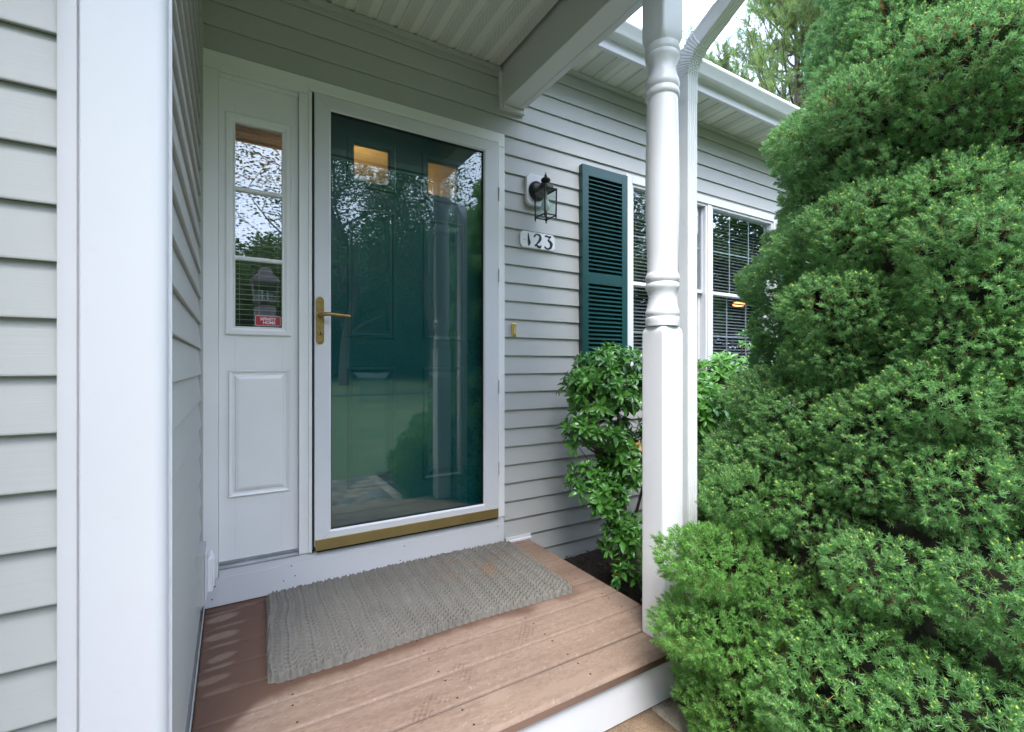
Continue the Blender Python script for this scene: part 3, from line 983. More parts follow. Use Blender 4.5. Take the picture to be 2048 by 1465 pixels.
# coach lantern
lamp = empty('wall_lantern', (1.482, YW - .012, 1.965))
tag(lamp, 'black metal coach lantern with clear glass panes mounted on the siding above the house number', 'wall lamp')
mb = MB()
pw, ph, ch = 0.068, 0.088, 0.022
pts = [(-pw + ch, -ph), (pw - ch, -ph), (pw, -ph + ch), (pw, ph - ch), (pw - ch, ph), (-pw + ch, ph), (-pw, ph - ch), (-pw, -ph + ch)]
mb.prism(pts, 'y', -0.022, 0.004)
mb.build('mounting_block', M['trim'], lamp, bevel=0.003)
mb = MB()
mb.lathe([(0.056, 0.0), (0.056, 0.006), (0.050, 0.016), (0.034, 0.026), (0.020, 0.030)], (0, 0), 28)
for i, (a, b_, c) in enumerate(mb.v): mb.v[i] = (a, -0.022 - c, b_ - 0.005)
mb.tube([(0, -0.045, 0.0), (0, -0.085, 0.018), (0, -0.12, 0.030)], [0.015, 0.012, 0.012], 10)
mb.build('wall_bracket', M['lampmetal'], lamp, smooth=True)
LC = (-0.021, -0.138)      # lantern axis, relative
mb = MB()
zt = -0.040
mb.lathe([(0.044, zt - .002), (0.044, zt + .003), (0.041, zt + .018), (0.036, zt + .026), (0.018, zt + .031), (0.013, zt + .036), (0.015, zt + .040), (0.024, zt + .047), (0.0265, zt + .055), (0.022, zt + .063), (0.010, zt + .070), (0.006, zt + .074), (0.008, zt + .079), (0.004, zt + .088), (0.001, zt + .098)], LC, 24)
hx_, hy_ = 0.038, 0.048
S = [(LC[0] + a * hx_, LC[1] + b * hy_) for a, b in ((-1, -1), (1, -1), (1, 1), (-1, 1))]
SB = [(LC[0] + a * (hx_ - .002), LC[1] + b * (hy_ - .002)) for a, b in ((-1, -1), (1, -1), (1, 1), (-1, 1))]
zl = zt - 0.143
for i in range(4):
    j = (i + 1) % 4
    mb.tube([(S[i][0], S[i][1], zt + .002), (SB[i][0], SB[i][1], zl - .004)], 0.0045, 6)
    mb.tube([(SB[i][0], SB[i][1], zl - .002), (SB[i][0], SB[i][1], zl - .020)], [0.0058, 0.0028], 8)
    mb.tube([(SB[i][0], SB[i][1], zl), (SB[j][0], SB[j][1], zl)], 0.0038, 6)
    mb.tube([(S[i][0], S[i][1], zt - .003), (S[j][0], S[j][1], zt - .003)], 0.0042, 6)
mb.prism(S, 'z', zt - .003, zt + .001)
mb.build('lantern_cage', M['lampmetal'], lamp, smooth=True)
mb = MB()
for i in range(4):
    j = (i + 1) % 4
    mb.add([(S[i][0], S[i][1], zt - .003), (S[j][0], S[j][1], zt - .003), (SB[j][0], SB[j][1], zl), (SB[i][0], SB[i][1], zl)], [(0, 1, 2, 3)])
for o_ in mb.build_each('pane', M['glass_lamp'], lamp): pass
mb = MB(); mb.lathe([(0.010, zt - .005), (0.010, zt - .035), (0.012, zt - .04), (0.020, zt - .065), (0.024, zt - .085), (0.020, zt - .105), (0.008, zt - .115)], LC, 20)
mb.build('bulb', mat('frosted_bulb', (0.70, 0.73, 0.70), 0.25), lamp, smooth=True)

# house number plaque
num = empty('house_number_plaque', (1.5005, YW - .0125, 1.6855))
tag(num, 'white plaque with cut corners reading 123 in black numerals, on the siding below the lantern', 'house number')
mb = MB()
a_, b_, c_ = 0.118, 0.046, 0.016
mb.prism([(-a_ + c_, -b_), (a_ - c_, -b_), (a_, -b_ + c_), (a_, b_ - c_), (a_ - c_, b_), (-a_ + c_, b_), (-a_, b_ - c_), (-a_, -b_ + c_)], 'y', -0.006, 0.0055)
mb.build('plate', mat('glossy_white_enamel', (0.80, 0.81, 0.81), 0.22, var=0.01), num, bevel=0.0025)
def stroke(pts, ws, y=-0.0063, t=0.0009):
    """variable-width ribbon through smooth points, returns MB"""
    P_ = [Vector(p) for p in pts]
    out = []; wo = []
    for i in range(len(P_) - 1):
        p0 = P_[max(i - 1, 0)]; p1 = P_[i]; p2 = P_[i + 1]; p3 = P_[min(i + 2, len(P_) - 1)]
        for k in range(8):
            u = k / 8
            q = 0.5 * ((2 * p1) + (p2 - p0) * u + (2 * p0 - 5 * p1 + 4 * p2 - p3) * u * u + (3 * p1 - p0 - 3 * p2 + p3) * u ** 3)
            out.append(q); wo.append(ws[i] * (1 - u) + ws[i + 1] * u)
    out.append(P_[-1]); wo.append(ws[-1])
    m_ = MB(); n = len(out)
    L_, R2 = [], []
    for i in range(n):
        d = (out[min(i + 1, n - 1)] - out[max(i - 1, 0)]).normalized(); nn = Vector((-d.y, d.x))
        L_.append(out[i] + nn * wo[i] * .62); R2.append(out[i] - nn * wo[i] * .62)
    for yy in (y, y - t):
        m_.v += [(p.x, yy, p.y) for p in L_] + [(p.x, yy, p.y) for p in R2]
    for i in range(n - 1):
        m_.f += [(2 * n + i, 2 * n + i + 1, 3 * n + i + 1, 3 * n + i), (i, i + 1, 2 * n + i + 1, 2 * n + i), (n + i, n + i + 1, 3 * n + i + 1, 3 * n + i)]
    return m_
m1 = stroke([(-0.067, 0.036), (-0.066, 0.020), (-0.0635, 0.0), (-0.061, -0.014), (-0.061, -0.020), (-0.065, -0.037)], [0.003, 0.0075, 0.0115, 0.0155, 0.015, 0.004])
m2 = stroke([(-0.027, 0.018), (-0.020, 0.031), (-0.004, 0.037), (0.012, 0.030), (0.015, 0.015), (0.006, -0.002), (-0.008, -0.017), (-0.024, -0.031)], [0.010, 0.007, 0.006, 0.012, 0.0145, 0.011, 0.007, 0.006])
m2.add(*[(lambda s: (s.v, s.f))(stroke([(-0.024, -0.031), (-0.012, -0.026), (0.003, -0.034), (0.014, -0.034), (0.021, -0.022)], [0.006, 0.010, 0.012, 0.010, 0.003], y=-0.0064, t=0.0010))][0])
m3 = stroke([(0.046, 0.030), (0.056, 0.036), (0.074, 0.032), (0.088, 0.036), (0.080, 0.026), (0.066, 0.010)], [0.005, 0.009, 0.008, 0.005, 0.006, 0.005])
s3 = stroke([(0.066, 0.010), (0.082, 0.006), (0.091, -0.008), (0.087, -0.026), (0.070, -0.037), (0.053, -0.034), (0.044, -0.026)], [0.005, 0.012, 0.0155, 0.012, 0.008, 0.008, 0.010], y=-0.0064, t=0.0010)
m3.add(s3.v, s3.f)
for mm in (m1, m2, m3): mm.build('numeral', M['ink'], num, fix=False)
mb = MB()
for x in (-0.094, 0.103): mb.tube([(x, -0.006, -.004), (x, -0.0072, -.004)], 0.0022, 8)
mb.build_each('nail', M['lampmetal'], num)

# doorbell
db = empty('doorbell', (1.342, YW - .010, 1.173))
tag(db, 'narrow brass doorbell button on the grey siding right of the storm door', 'doorbell')
mb = MB(); mb.box(-0.0135, 0.0135, -0.012, 0.006, -0.036, 0.036)
mb.build('body', M['gold'], db, bevel=0.004)
mb = MB(); mb.box(-0.006, 0.006, -0.0145, -0.0125, -0.022, 0.020)
mb.build('button', mat('ivory_button', (0.62, 0.50, 0.26), 0.35), db, bevel=0.0009)

# outlet box on the return wall
ob = empty('outdoor_outlet', (XR, 2.03, 0.225))
tag(ob, 'white weatherproof outlet cover low on the narrow side wall in the porch corner', 'electrical outlet')
mb = MB(); mb.box(0.0, 0.034, -0.075, 0.075, -0.092, 0.092)
mb.build('mounting_block', M['siding'], ob, bevel=0.003)
mb = MB(); mb.box(0.0345, 0.041, -0.055, 0.060, -0.080, 0.084)
mb.build('gasket_plate', M['trim'], ob, bevel=0.002)
mb = MB(); mb.box(0.0415, 0.058, -0.040, 0.045, -0.058, 0.060); mb.box(0.058, 0.063, -0.030, 0.035, -0.045, 0.048); mb.tube([(0.05, -0.035, 0.062), (0.05, 0.04, 0.062)], 0.005, 8)
mb.build('cover', M['post'], ob, bevel=0.004)

# ------------------------------------------------------------------ numpy noise
def hash3(ix, iy, iz):
    h = (ix * 374761393 + iy * 668265263 + iz * 2147483647 + 1274126177) & 0xffffffff
    h = ((h ^ (h >> 13)) * 1103515245) & 0xffffffff
    h = (h ^ (h >> 16)) & 0xffffffff
    return h / 4294967295.0
def vnoise(p):
    p = np.asarray(p, dtype=np.float64)
    i = np.floor(p).astype(np.int64); f = p - i
    f = f * f * (3 - 2 * f)
    r = 0
    for dx in (0, 1):
        for dy in (0, 1):
            for dz in (0, 1):
                w = (f[:, 0] if dx else 1 - f[:, 0]) * (f[:, 1] if dy else 1 - f[:, 1]) * (f[:, 2] if dz else 1 - f[:, 2])
                r = r + w * hash3(i[:, 0] + dx, i[:, 1] + dy, i[:, 2] + dz)
    return r
def fbm(p, o=4):
    p = np.asarray(p, dtype=np.float64); s = 0; a = 0.5; t = 0
    for k in range(o):
        s = s + a * vnoise(p * (2 ** k) + 17.3 * k); t += a; a *= 0.5
    return s / t

def sstep(a, b, x):
    t = np.clip((x - a) / (b - a), 0, 1)
    return t * t * (3 - 2 * t)

# ------------------------------------------------------------------ porch deck
deck = empty('porch_deck', (0.65, 1.70, 0))
tag(deck, 'low porch floor of reddish brown composite boards with a white fascia board', 'porch deck')
def deck_color(x, y):
    n = len(x)
    base = np.array([0.115, 0.062, 0.042]); dry = np.array([0.27, 0.190, 0.140])
    gx = fbm(np.stack([x * 3, y * 60, np.zeros(n)], 1), 3)
    nz = fbm(np.stack([x * 9, y * 9, np.full(n, 3.0)], 1), 4)
    nz2 = fbm(np.stack([x * 75, y * 240, np.full(n, 5.0)], 1), 3)
    sp = vnoise(np.stack([x * 260, y * 260, np.full(n, 2.0)], 1))
    # dry dusty zone towards the front edge, edge running roughly along the mat
    edge = 1.565 + 0.03 * (x - 0.2) + (nz - 0.5) * 0.10 - 0.16 * sstep(0.10, -0.08, x)
    d = sstep(edge + 0.02, edge - 0.035, y)
    d = d * (0.80 + 0.35 * (nz2 - 0.5) * 2)
    # right hand strip half dry
    d = np.maximum(d, 0.62 * sstep(1.20, 1.34, x) * (0.7 + 0.6 * nz))
    d = np.maximum(d, 0.45 * sstep(1.75, 1.5, y) * sstep(0.9, 1.2, x))
    # dry ovals left by drips along the side wall
    for (cx, cy, rx, ry, rot, s) in ((-0.031, 2.132, .055, .026, .25, .65), (-0.033, 1.992, .055, .025, .1, .65), (-0.031, 1.845, .042, .020, .3, .65), (-0.055, 1.726, .048, .018, .1, .55),
                                     (0.0, 2.185, .09, .012, .2, .35), (-0.02, 2.06, .075, .010, .15, .40), (-0.035, 1.925, .06, .009, .15, .42), (-0.045, 1.79, .055, .010, .2, .42), (-0.03, 1.66, .05, .012, .1, .25)):
        ca, sa = math.cos(rot), math.sin(rot)
        u = ((x - cx) * ca + (y - cy) * sa) / rx; v = (-(x - cx) * sa + (y - cy) * ca) / ry
        q = np.sqrt(u * u + v * v) + (nz2 - .5) * .5
        d = np.maximum(d, s * sstep(1.15, 0.8, q) * (.75 + .5 * nz2))
    # frosty streaks on the front boards
    st = fbm(np.stack([x * 5 - y * 2, y * 14, np.full(n, 9.0)], 1), 4)
    d = d + 0.35 * sstep(0.58, 0.72, st) * sstep(1.5, 1.2, y)
    d = d * (0.70 + 0.6 * gx)
    # wood grain darker veins
    vein = np.abs(np.sin((y + 0.02 * np.sin(x * 3.1) + 0.03 * fbm(np.stack([x * 2.2, y * 9, np.full(n, 1.0)], 1), 2)) * 150))
    d = d - 0.16 * sstep(0.12, 0.0, vein)
    # boot tread prints
    for (cx, cy, rot, s) in ((0.585, 1.335, 0.6, .16), (0.905, 1.445, 0.5, .12), (0.47, 1.27, .6, .09), (0.60, 1.50, .3, .07), (0.79, 1.42, .5, .06)):
        ca, sa = math.cos(rot), math.sin(rot)
        u = ((x - cx) * ca + (y - cy) * sa); v = (-(x - cx) * sa + (y - cy) * ca)
        m_ = (np.abs(u) < s * .55) & (np.abs(v) < s * .26)
        cell = ((np.mod(u + v * .5, .017) > .006) & (np.mod(v - u * .4, .015) > .006))
        d = d - 0.42 * (m_ & cell) * sstep(.25, .55, fbm(np.stack([x * 14, y * 14, np.full(n, 8.0)], 1), 2))
    d = np.clip(d, 0, 1)[:, None]
    c = base * (1 - d) + dry * d
    c = c * (0.92 + 0.16 * nz[:, None]) * (1 - .45 * np.exp(-((np.mod(y - 1.243, .1357) - .0) / .0035) ** 2) * (y > 1.2))[:, None]
    spk = sstep(0.88, 0.95, sp) * sstep(0.3, 0.9, d[:, 0])
    c = c + spk[:, None] * 0.07
    return np.clip(c, 0.01, 0.9)
X0D, X1D = -0.094, 1.436
def board(y0, y1, name='board'):
    res = 0.0045
    nx = int((X1D - X0D) / res); ny = max(4, int((y1 - y0) / res))
    xs = np.linspace(X0D, X1D, nx); ysb = np.linspace(y0, y1, ny)
    Xg, Yg = np.meshgrid(xs, ysb)
    e = np.minimum(Yg - y0, y1 - Yg)
    r = 0.006 if y0 > 1.15 else 0.010
    Z = -np.where(e < r, r - np.sqrt(np.maximum(r * r - (r - e) ** 2, 0)), 0)
    ex = np.minimum(Xg - X0D, X1D - Xg)
    Z = np.minimum(Z, -np.where(ex < .004, (.004 - ex), 0))
    V = np.stack([Xg.ravel(), Yg.ravel(), Z.ravel()], 1)
    C = deck_color(V[:, 0], V[:, 1])
    idx = np.arange(nx * ny).reshape(ny, nx)
    F = np.stack([idx[:-1, :-1], idx[:-1, 1:], idx[1:, 1:], idx[1:, :-1]], -1).reshape(-1, 4)
    # sides
    b = len(V)
    corner = [(X0D, y0), (X1D, y0), (X1D, y1), (X0D, y1)]
    zz = [Z[0, 0], Z[0, -1], Z[-1, -1], Z[-1, 0]]
    V2 = [(a, c, z) for (a, c), z in zip(corner, [-.010 if y0 < 1.15 else -.006] * 4)] + [(a, c, -0.032) for a, c in corner]
    C2 = np.tile(np.array([[0.22, 0.135, 0.10]]), (8, 1))
    F2 = [(b + i, b + (i + 1) % 4, b + 4 + (i + 1) % 4, b + 4 + i) for i in range(4)]
    V = np.vstack([V, V2]); C = np.vstack([C, C2]); F = np.vstack([F, F2])
    o = np_mesh(name, V - np.array([0.65, 1.70, 0]), F, 4, M['deck'], deck, col=C, smooth=True)
    return o
yb = [1.104, 1.2415, 1.2445, 1.378, 1.381, 1.5135, 1.5165, 1.649, 1.652, 1.7845, 1.7875, 1.920, 1.923, 2.0555, 2.0585, 2.191, 2.194, 2.2475]
for i in range(0, len(yb), 2): board(yb[i], yb[i + 1])
mb = MB(); mb.box(-0.112 - .65, X1D - .012 - .65, 1.116 - 1.70, 1.136 - 1.70, -0.171, -0.0325)
mb.build('fascia_board', M['trim'], deck, bevel=0.0015)
mb = MB(); mb.box(X1D - .035 - .65, X1D - .015 - .65, 1.138 - 1.70, 2.24 - 1.70, -0.171, -0.0325)
mb.build('side_board', M['trim'], deck, bevel=0.0015)
mb = MB(); mb.box(X0D - .65, X1D - .04 - .65, 1.14 - 1.70, 2.24 - 1.70, -0.06, -0.034)
mb.build('joists', M['dark'], deck)
scr = MB().lathe([(0.0034, -0.001), (0.0034, 0.0006), (0.002, 0.0009)], (0, 0), 10)
s0 = scr.build('screw', mat('dark_screw', (0.03, 0.02, 0.018), 0.5), deck)
first = True
scr_pos = []
for yl in [(1.15, 1.215), (1.27, 1.356), (1.407, 1.482), (1.531, 1.60)]:
    for xx in (0.152, 0.563, 0.975, 1.354):
        for yy in yl: scr_pos.append((xx, yy))
scr_pos += [(1.35, 1.70), (1.349, 1.747), (1.347, 1.869), (1.35, 1.83), (1.35, 2.0), (1.352, 1.96), (1.35, 2.14), (1.347, 2.2), (1.415, 2.135), (-0.075, 2.16)]
for (xx, yy) in scr_pos:
    c = s0 if first else s0.copy()
    if not first: COL.objects.link(c)
    first = False
    c.parent = deck
    c.location = (xx + random.uniform(-.004, .004) - .65, yy + random.uniform(-.004, .004) - 1.70, 0.0001)

# ------------------------------------------------------------------ braided mat
mx0, mx1, my0, my1 = 0.106, 1.284, 1.604, 2.222
nx, ny = 900, 470
u, v = np.meshgrid(np.linspace(0, 1, nx), np.linspace(0, 1, ny))
W_, D_ = mx1 - mx0, my1 - my0
x = u * W_; y = v * D_
warp = (fbm(np.stack([x.ravel() * 4, y.ravel() * 4, np.zeros(nx * ny)], 1), 2).reshape(ny, nx) - .5)
warp2 = (fbm(np.stack([x.ravel() * 4 + 9, y.ravel() * 4, np.ones(nx * ny)], 1), 2).reshape(ny, nx) - .5)
xw = x + warp * 0.035; yw = y + warp2 * 0.03
px, py = 0.0330, 0.0250
col_i = np.floor(xw / px)
a = xw / px - col_i                      # 0..1 across a braid column
lft = a < 0.5
t = np.where(lft, a * 2, (a - 0.5) * 2)  # 0..1 within half
ph = yw / py + np.where(lft, t * 0.9, (1 - t) * 0.9 + 0.5) + 0.37 * np.mod(col_i, 2)
s = np.abs(np.cos(PI * (ph - np.floor(ph) - 0.5)))
h = np.sqrt(np.clip(s, 0, 1)) * (np.sin(PI * np.clip(t, 0, 1)) ** 0.5 * .30 + .70)
jit = vnoise(np.stack([np.floor(ph).ravel() * 1.0 + .5, (col_i * 2 + lft).ravel() + .5, np.zeros(nx * ny)], 1)).reshape(ny, nx)
fa = np.abs(np.mod(xw / (px / 2) + .5, 1) - .5); fb = np.abs(np.mod(yw / py + .5 * np.mod(np.floor(xw / (px / 2) + .5), 2) + .5, 1) - .5)
pit = np.exp(-((fa / .33) ** 4 + (fb / .21) ** 2))
pit *= .55 + .9 * vnoise(np.stack([np.floor(xw / (px / 2) + .5).ravel() + .5, np.floor(yw / py + .5).ravel() + .5, np.full(nx * ny, 3.5)], 1)).reshape(ny, nx)
thick = 0.015 + 0.012 * h * (0.70 + 0.5 * jit) + warp * 0.006 - 0.022 * np.clip(pit, 0, 1)
thick = np.maximum(thick, 0.003)
# rounded corners and scalloped, braided border
sc = 0.008
ex0 = x; ex1 = W_ - x; ey0 = y; ey1 = D_ - y
wobx = sc * np.abs(np.sin(yw * PI / 0.030)); woby = sc * np.abs(np.sin(xw * PI / 0.030))
rc = 0.03
def corner_d(dx, dy):
    inside = np.minimum(dx, dy)
    qx = np.maximum(rc - dx, 0); qy = np.maximum(rc - dy, 0)
    return np.where((dx < rc) & (dy < rc), rc - np.sqrt(qx ** 2 + qy ** 2), inside)
dist = np.minimum(corner_d(np.minimum(ex0, ex1) - (sc - wobx), np.minimum(ey0, ey1) - (sc - woby)), 1)
fall = np.sqrt(np.clip(1 - np.clip(1 - dist / 0.010, 0, 1) ** 2, 0, 1))
curl = 0.004 * np.exp(-np.clip(dist, 0, 1) / 0.03)
z = np.where(dist > 0, thick * fall + curl * fall + 0.001, 0.0005)
V = np.stack([(x - W_ / 2).ravel(), (y - D_ / 2).ravel(), z.ravel()], 1)
V[:, 0] += 0.010 * np.sin(V[:, 1] * 5) + 0.012 * V[:, 1]
V[:, 1] += 0.006 * np.sin(V[:, 0] * 6 + 1)
idx = np.arange(nx * ny).reshape(ny, nx)
F = np.stack([idx[:-1, :-1], idx[:-1, 1:], idx[1:, 1:], idx[1:, :-1]], -1)
keep = (dist[:-1, :-1] > -0.001) | (dist[1:, 1:] > -0.001)
F = F[keep].reshape(-1, 4)
n_ = nx * ny
tone = fbm(np.stack([x.ravel() * 8, y.ravel() * 8, np.full(n_, 4.)], 1), 3)
fine = vnoise(np.stack([x.ravel() * 300, y.ravel() * 300, np.full(n_, 4.)], 1))
C = np.array([0.168, 0.158, 0.138])[None, :] * (0.80 + 0.3 * tone + 0.14 * jit.ravel() + 0.10 * fine)[:, None]
rust = sstep(.20, .0, np.sqrt(((V[:, 0] - .33) / 1.6) ** 2 + (V[:, 1] - .10) ** 2)) * sstep(.35, .65, fbm(np.stack([x.ravel() * 14, y.ravel() * 14, np.full(n_, 6.)], 1), 3))
C = C * (1 - .45 * rust[:, None]) + np.array([0.28, 0.14, 0.06]) * .45 * rust[:, None]
m_obj = np_mesh('doormat', V, F, 4, M['mat'], None, col=C, smooth=True, loc=(mx0 + W_ / 2, my0 + D_ / 2, 0.0006))
tag(m_obj, 'grey beige braided rope doormat lying on the brown porch boards', 'doormat')

# ------------------------------------------------------------------ ground
def ground_h(x, y):
    return -0.185 + 0.0 * x + np.where(y < -3, (-3 - y) * 0.035, 0)
gx = np.concatenate([np.linspace(-160, -12, 16), np.linspace(-10, 14, 40), np.linspace(18, 170, 16)])
gy = np.concatenate([np.linspace(-160, -26, 14), np.linspace(-24, -3.5, 30), np.linspace(-3, 160, 20)])
Xg, Yg = np.meshgrid(gx, gy)
Zg = ground_h(Xg, Yg)
Zg = np.minimum(Zg, 1.2) + 0.02 * (vnoise(np.stack([Xg.ravel() * .7, Yg.ravel() * .7, Xg.ravel() * 0], 1)).reshape(Xg.shape) - .5) * (Yg < -2.5)
idx = np.arange(Xg.size).reshape(Xg.shape)
F = np.stack([idx[:-1, :-1], idx[:-1, 1:], idx[1:, 1:], idx[1:, :-1]], -1).reshape(-1, 4)
mg, nt, bs = new_mat('lawn_grass')
N, L = nt.nodes, nt.links
tc = N.new('ShaderNodeTexCoord')
n1 = N.new('ShaderNodeTexNoise'); n1.inputs['Scale'].default_value = 1.4; n1.inputs['Detail'].default_value = 8; n1.inputs['Roughness'].default_value = 0.7
n2 = N.new('ShaderNodeTexNoise'); n2.inputs['Scale'].default_value = 60; n2.inputs['Detail'].default_value = 4
L.new(tc.outputs['Object'], n1.inputs['Vector']); L.new(tc.outputs['Object'], n2.inputs['Vector'])
rp = N.new('ShaderNodeValToRGB')
rp.color_ramp.elements[0].position = 0.3; rp.color_ramp.elements[0].color = (0.045, 0.085, 0.025, 1)
rp.color_ramp.elements[1].position = 0.75; rp.color_ramp.elements[1].color = (0.11, 0.145, 0.05, 1)
L.new(n1.outputs['Fac'], rp.inputs[0])
hs = N.new('ShaderNodeHueSaturation'); L.new(rp.outputs[0], hs.inputs['Color'])
mr = N.new('ShaderNodeMapRange'); mr.inputs['To Min'].default_value = 0.4; mr.inputs['To Max'].default_value = 1.6
L.new(n2.outputs['Fac'], mr.inputs['Value']); L.new(mr.outputs[0], hs.inputs['Value'])
L.new(hs.outputs[0], bs.inputs['Base Color']); bs.inputs['Roughness'].default_value = 0.85
g = np_mesh('ground', np.stack([Xg.ravel(), Yg.ravel(), Zg.ravel()], 1), F, 4, mg)
tag(g, kind='structure')

# mulch bed (bumpy sheet)
nx, ny = 260, 150
Xb, Yb = np.meshgrid(np.linspace(1.32, 5.5, nx), np.linspace(-0.6, 2.30, ny))
nzb = fbm(np.stack([Xb.ravel() * 22, Yb.ravel() * 22, Xb.ravel() * 0], 1), 4).reshape(Xb.shape)
Zb = -0.178 + 0.02 * nzb
idx = np.arange(nx * ny).reshape(ny, nx)
F = np.stack([idx[:-1, :-1], idx[:-1, 1:], idx[1:, 1:], idx[1:, :-1]], -1).reshape(-1, 4)
bed = np_mesh('mulch_bed', np.stack([Xb.ravel(), Yb.ravel(), Zb.ravel()], 1), F, 4, M['soil'], smooth=True)
tag(bed, kind='structure')
# mulch chips
nchip = 5000
cx = rng.uniform(1.34, 3.2, nchip); cy = rng.uniform(0.0, 2.24, nchip)
cz = -0.170 + rng.uniform(0, .016, nchip)
ang = rng.uniform(0, 2 * PI, nchip); ln = rng.uniform(.006, .022, nchip); wd = rng.uniform(.002, .005, nchip); tl = rng.uniform(-.5, .5, nchip)
dx = np.stack([np.cos(ang), np.sin(ang), np.sin(tl)], 1) * ln[:, None]; dy = np.stack([-np.sin(ang), np.cos(ang), rng.uniform(-.4, .4, nchip)], 1) * wd[:, None]
c0 = np.stack([cx, cy, cz], 1)
V = np.stack([c0 - dx - dy, c0 + dx - dy * .6, c0 + dx + dy, c0 - dx * .9 + dy], 1).reshape(-1, 3)
cc = np.repeat(np.array([[0.06, 0.038, 0.026]]) * rng.uniform(.3, 1.9, (nchip, 1)), 4, 0)
chips = np_mesh('mulch_chips', V, np.arange(nchip * 4), 4, mat_attr('mulch_chip', 0.9, 0.2), col=cc)
tag(chips, 'dark brown shredded bark mulch lying under the shrubs', 'mulch', kind='stuff')

# walkway pavers
mb_v = []; mb_f = []; mb_c = []
def paver(x0, x1, y0, y1, col, top=-0.1745):
    b = len(mb_v); e = 0.004
    for (a, c, z) in ((x0, y0, top - .006), (x1, y0, top - .006), (x1, y1, top - .006), (x0, y1, top - .006), (x0 + e, y0 + e, top), (x1 - e, y0 + e, top), (x1 - e, y1 - e, top), (x0 + e, y1 - e, top)):
        mb_v.append((a, c, z)); mb_c.append(col)
    mb_f.extend([(b + 4, b + 5, b + 6, b + 7), (b, b + 1, b + 5, b + 4), (b + 1, b + 2, b + 6, b + 5), (b + 2, b + 3, b + 7, b + 6), (b + 3, b, b + 4, b + 7)])
pal = [(0.15, 0.145, 0.14), (0.20, 0.155, 0.11), (0.25, 0.20, 0.15), (0.13, 0.125, 0.12), (0.22, 0.17, 0.125)]
y = 1.135
row = 0
while y > -0.45:
    hgt = 0.15
    x = 1.308
    k = 0
    while x > -3.2:
        w = 0.10 if k == 0 else random.choice((0.15, 0.22, 0.15))
        c = pal[random.randrange(len(pal))]
        if k == 0: c = (0.27, 0.225, 0.175)
        if row == 0 and k == 1: c = (0.21, 0.145, 0.09)
        if row == 0 and k == 2: c = (0.15, 0.15, 0.15)
        f = random.uniform(.9, 1.1)
        paver(x - w + .0015, x - .0015, y - hgt + .003, y, (c[0] * f, c[1] * f, c[2] * f))
        x -= w; k += 1
    y -= hgt; row += 1
mp_, nt, bs = new_mat('paver_stone')
N, L = nt.nodes, nt.links
at = N.new('ShaderNodeAttribute'); at.attribute_name = 'Col'
tc = N.new('ShaderNodeTexCoord'); nn = N.new('ShaderNodeTexNoise'); nn.inputs['Scale'].default_value = 160; nn.inputs['Detail'].default_value = 4
nb = N.new('ShaderNodeTexNoise'); nb.inputs['Scale'].default_value = 14; nb.inputs['Detail'].default_value = 5
L.new(tc.outputs['Object'], nn.inputs['Vector']); L.new(tc.outputs['Object'], nb.inputs['Vector'])
ad = N.new('ShaderNodeMath'); ad.operation = 'ADD'; L.new(nn.outputs['Fac'], ad.inputs[0]); L.new(nb.outputs['Fac'], ad.inputs[1])
mr = N.new('ShaderNodeMapRange'); mr.inputs['From Min'].default_value = .65; mr.inputs['From Max'].default_value = 1.35; mr.inputs['To Min'].default_value = .45; mr.inputs['To Max'].default_value = 1.6
L.new(ad.outputs[0], mr.inputs['Value'])
hs = N.new('ShaderNodeHueSaturation'); L.new(at.outputs['Color'], hs.inputs['Color']); L.new(mr.outputs[0], hs.inputs['Value'])
L.new(hs.outputs[0], bs.inputs['Base Color']); bs.inputs['Roughness'].default_value = .6
bp = N.new('ShaderNodeBump'); bp.inputs['Strength'].default_value = .8; bp.inputs['Distance'].default_value = .003
L.new(nn.outputs['Fac'], bp.inputs['Height']); L.new(bp.outputs[0], bs.inputs['Normal'])
wk = np_mesh('walkway', np.array(mb_v), np.array(mb_f), 4, mp_, col=np.array(mb_c))
tag(wk, kind='structure')
mb = MB(); mb.box(1.312, 1.322, -0.5, 1.114, -0.20, -0.166)
e_ = mb.build('path_edging', M['black']); tag(e_, kind='structure')

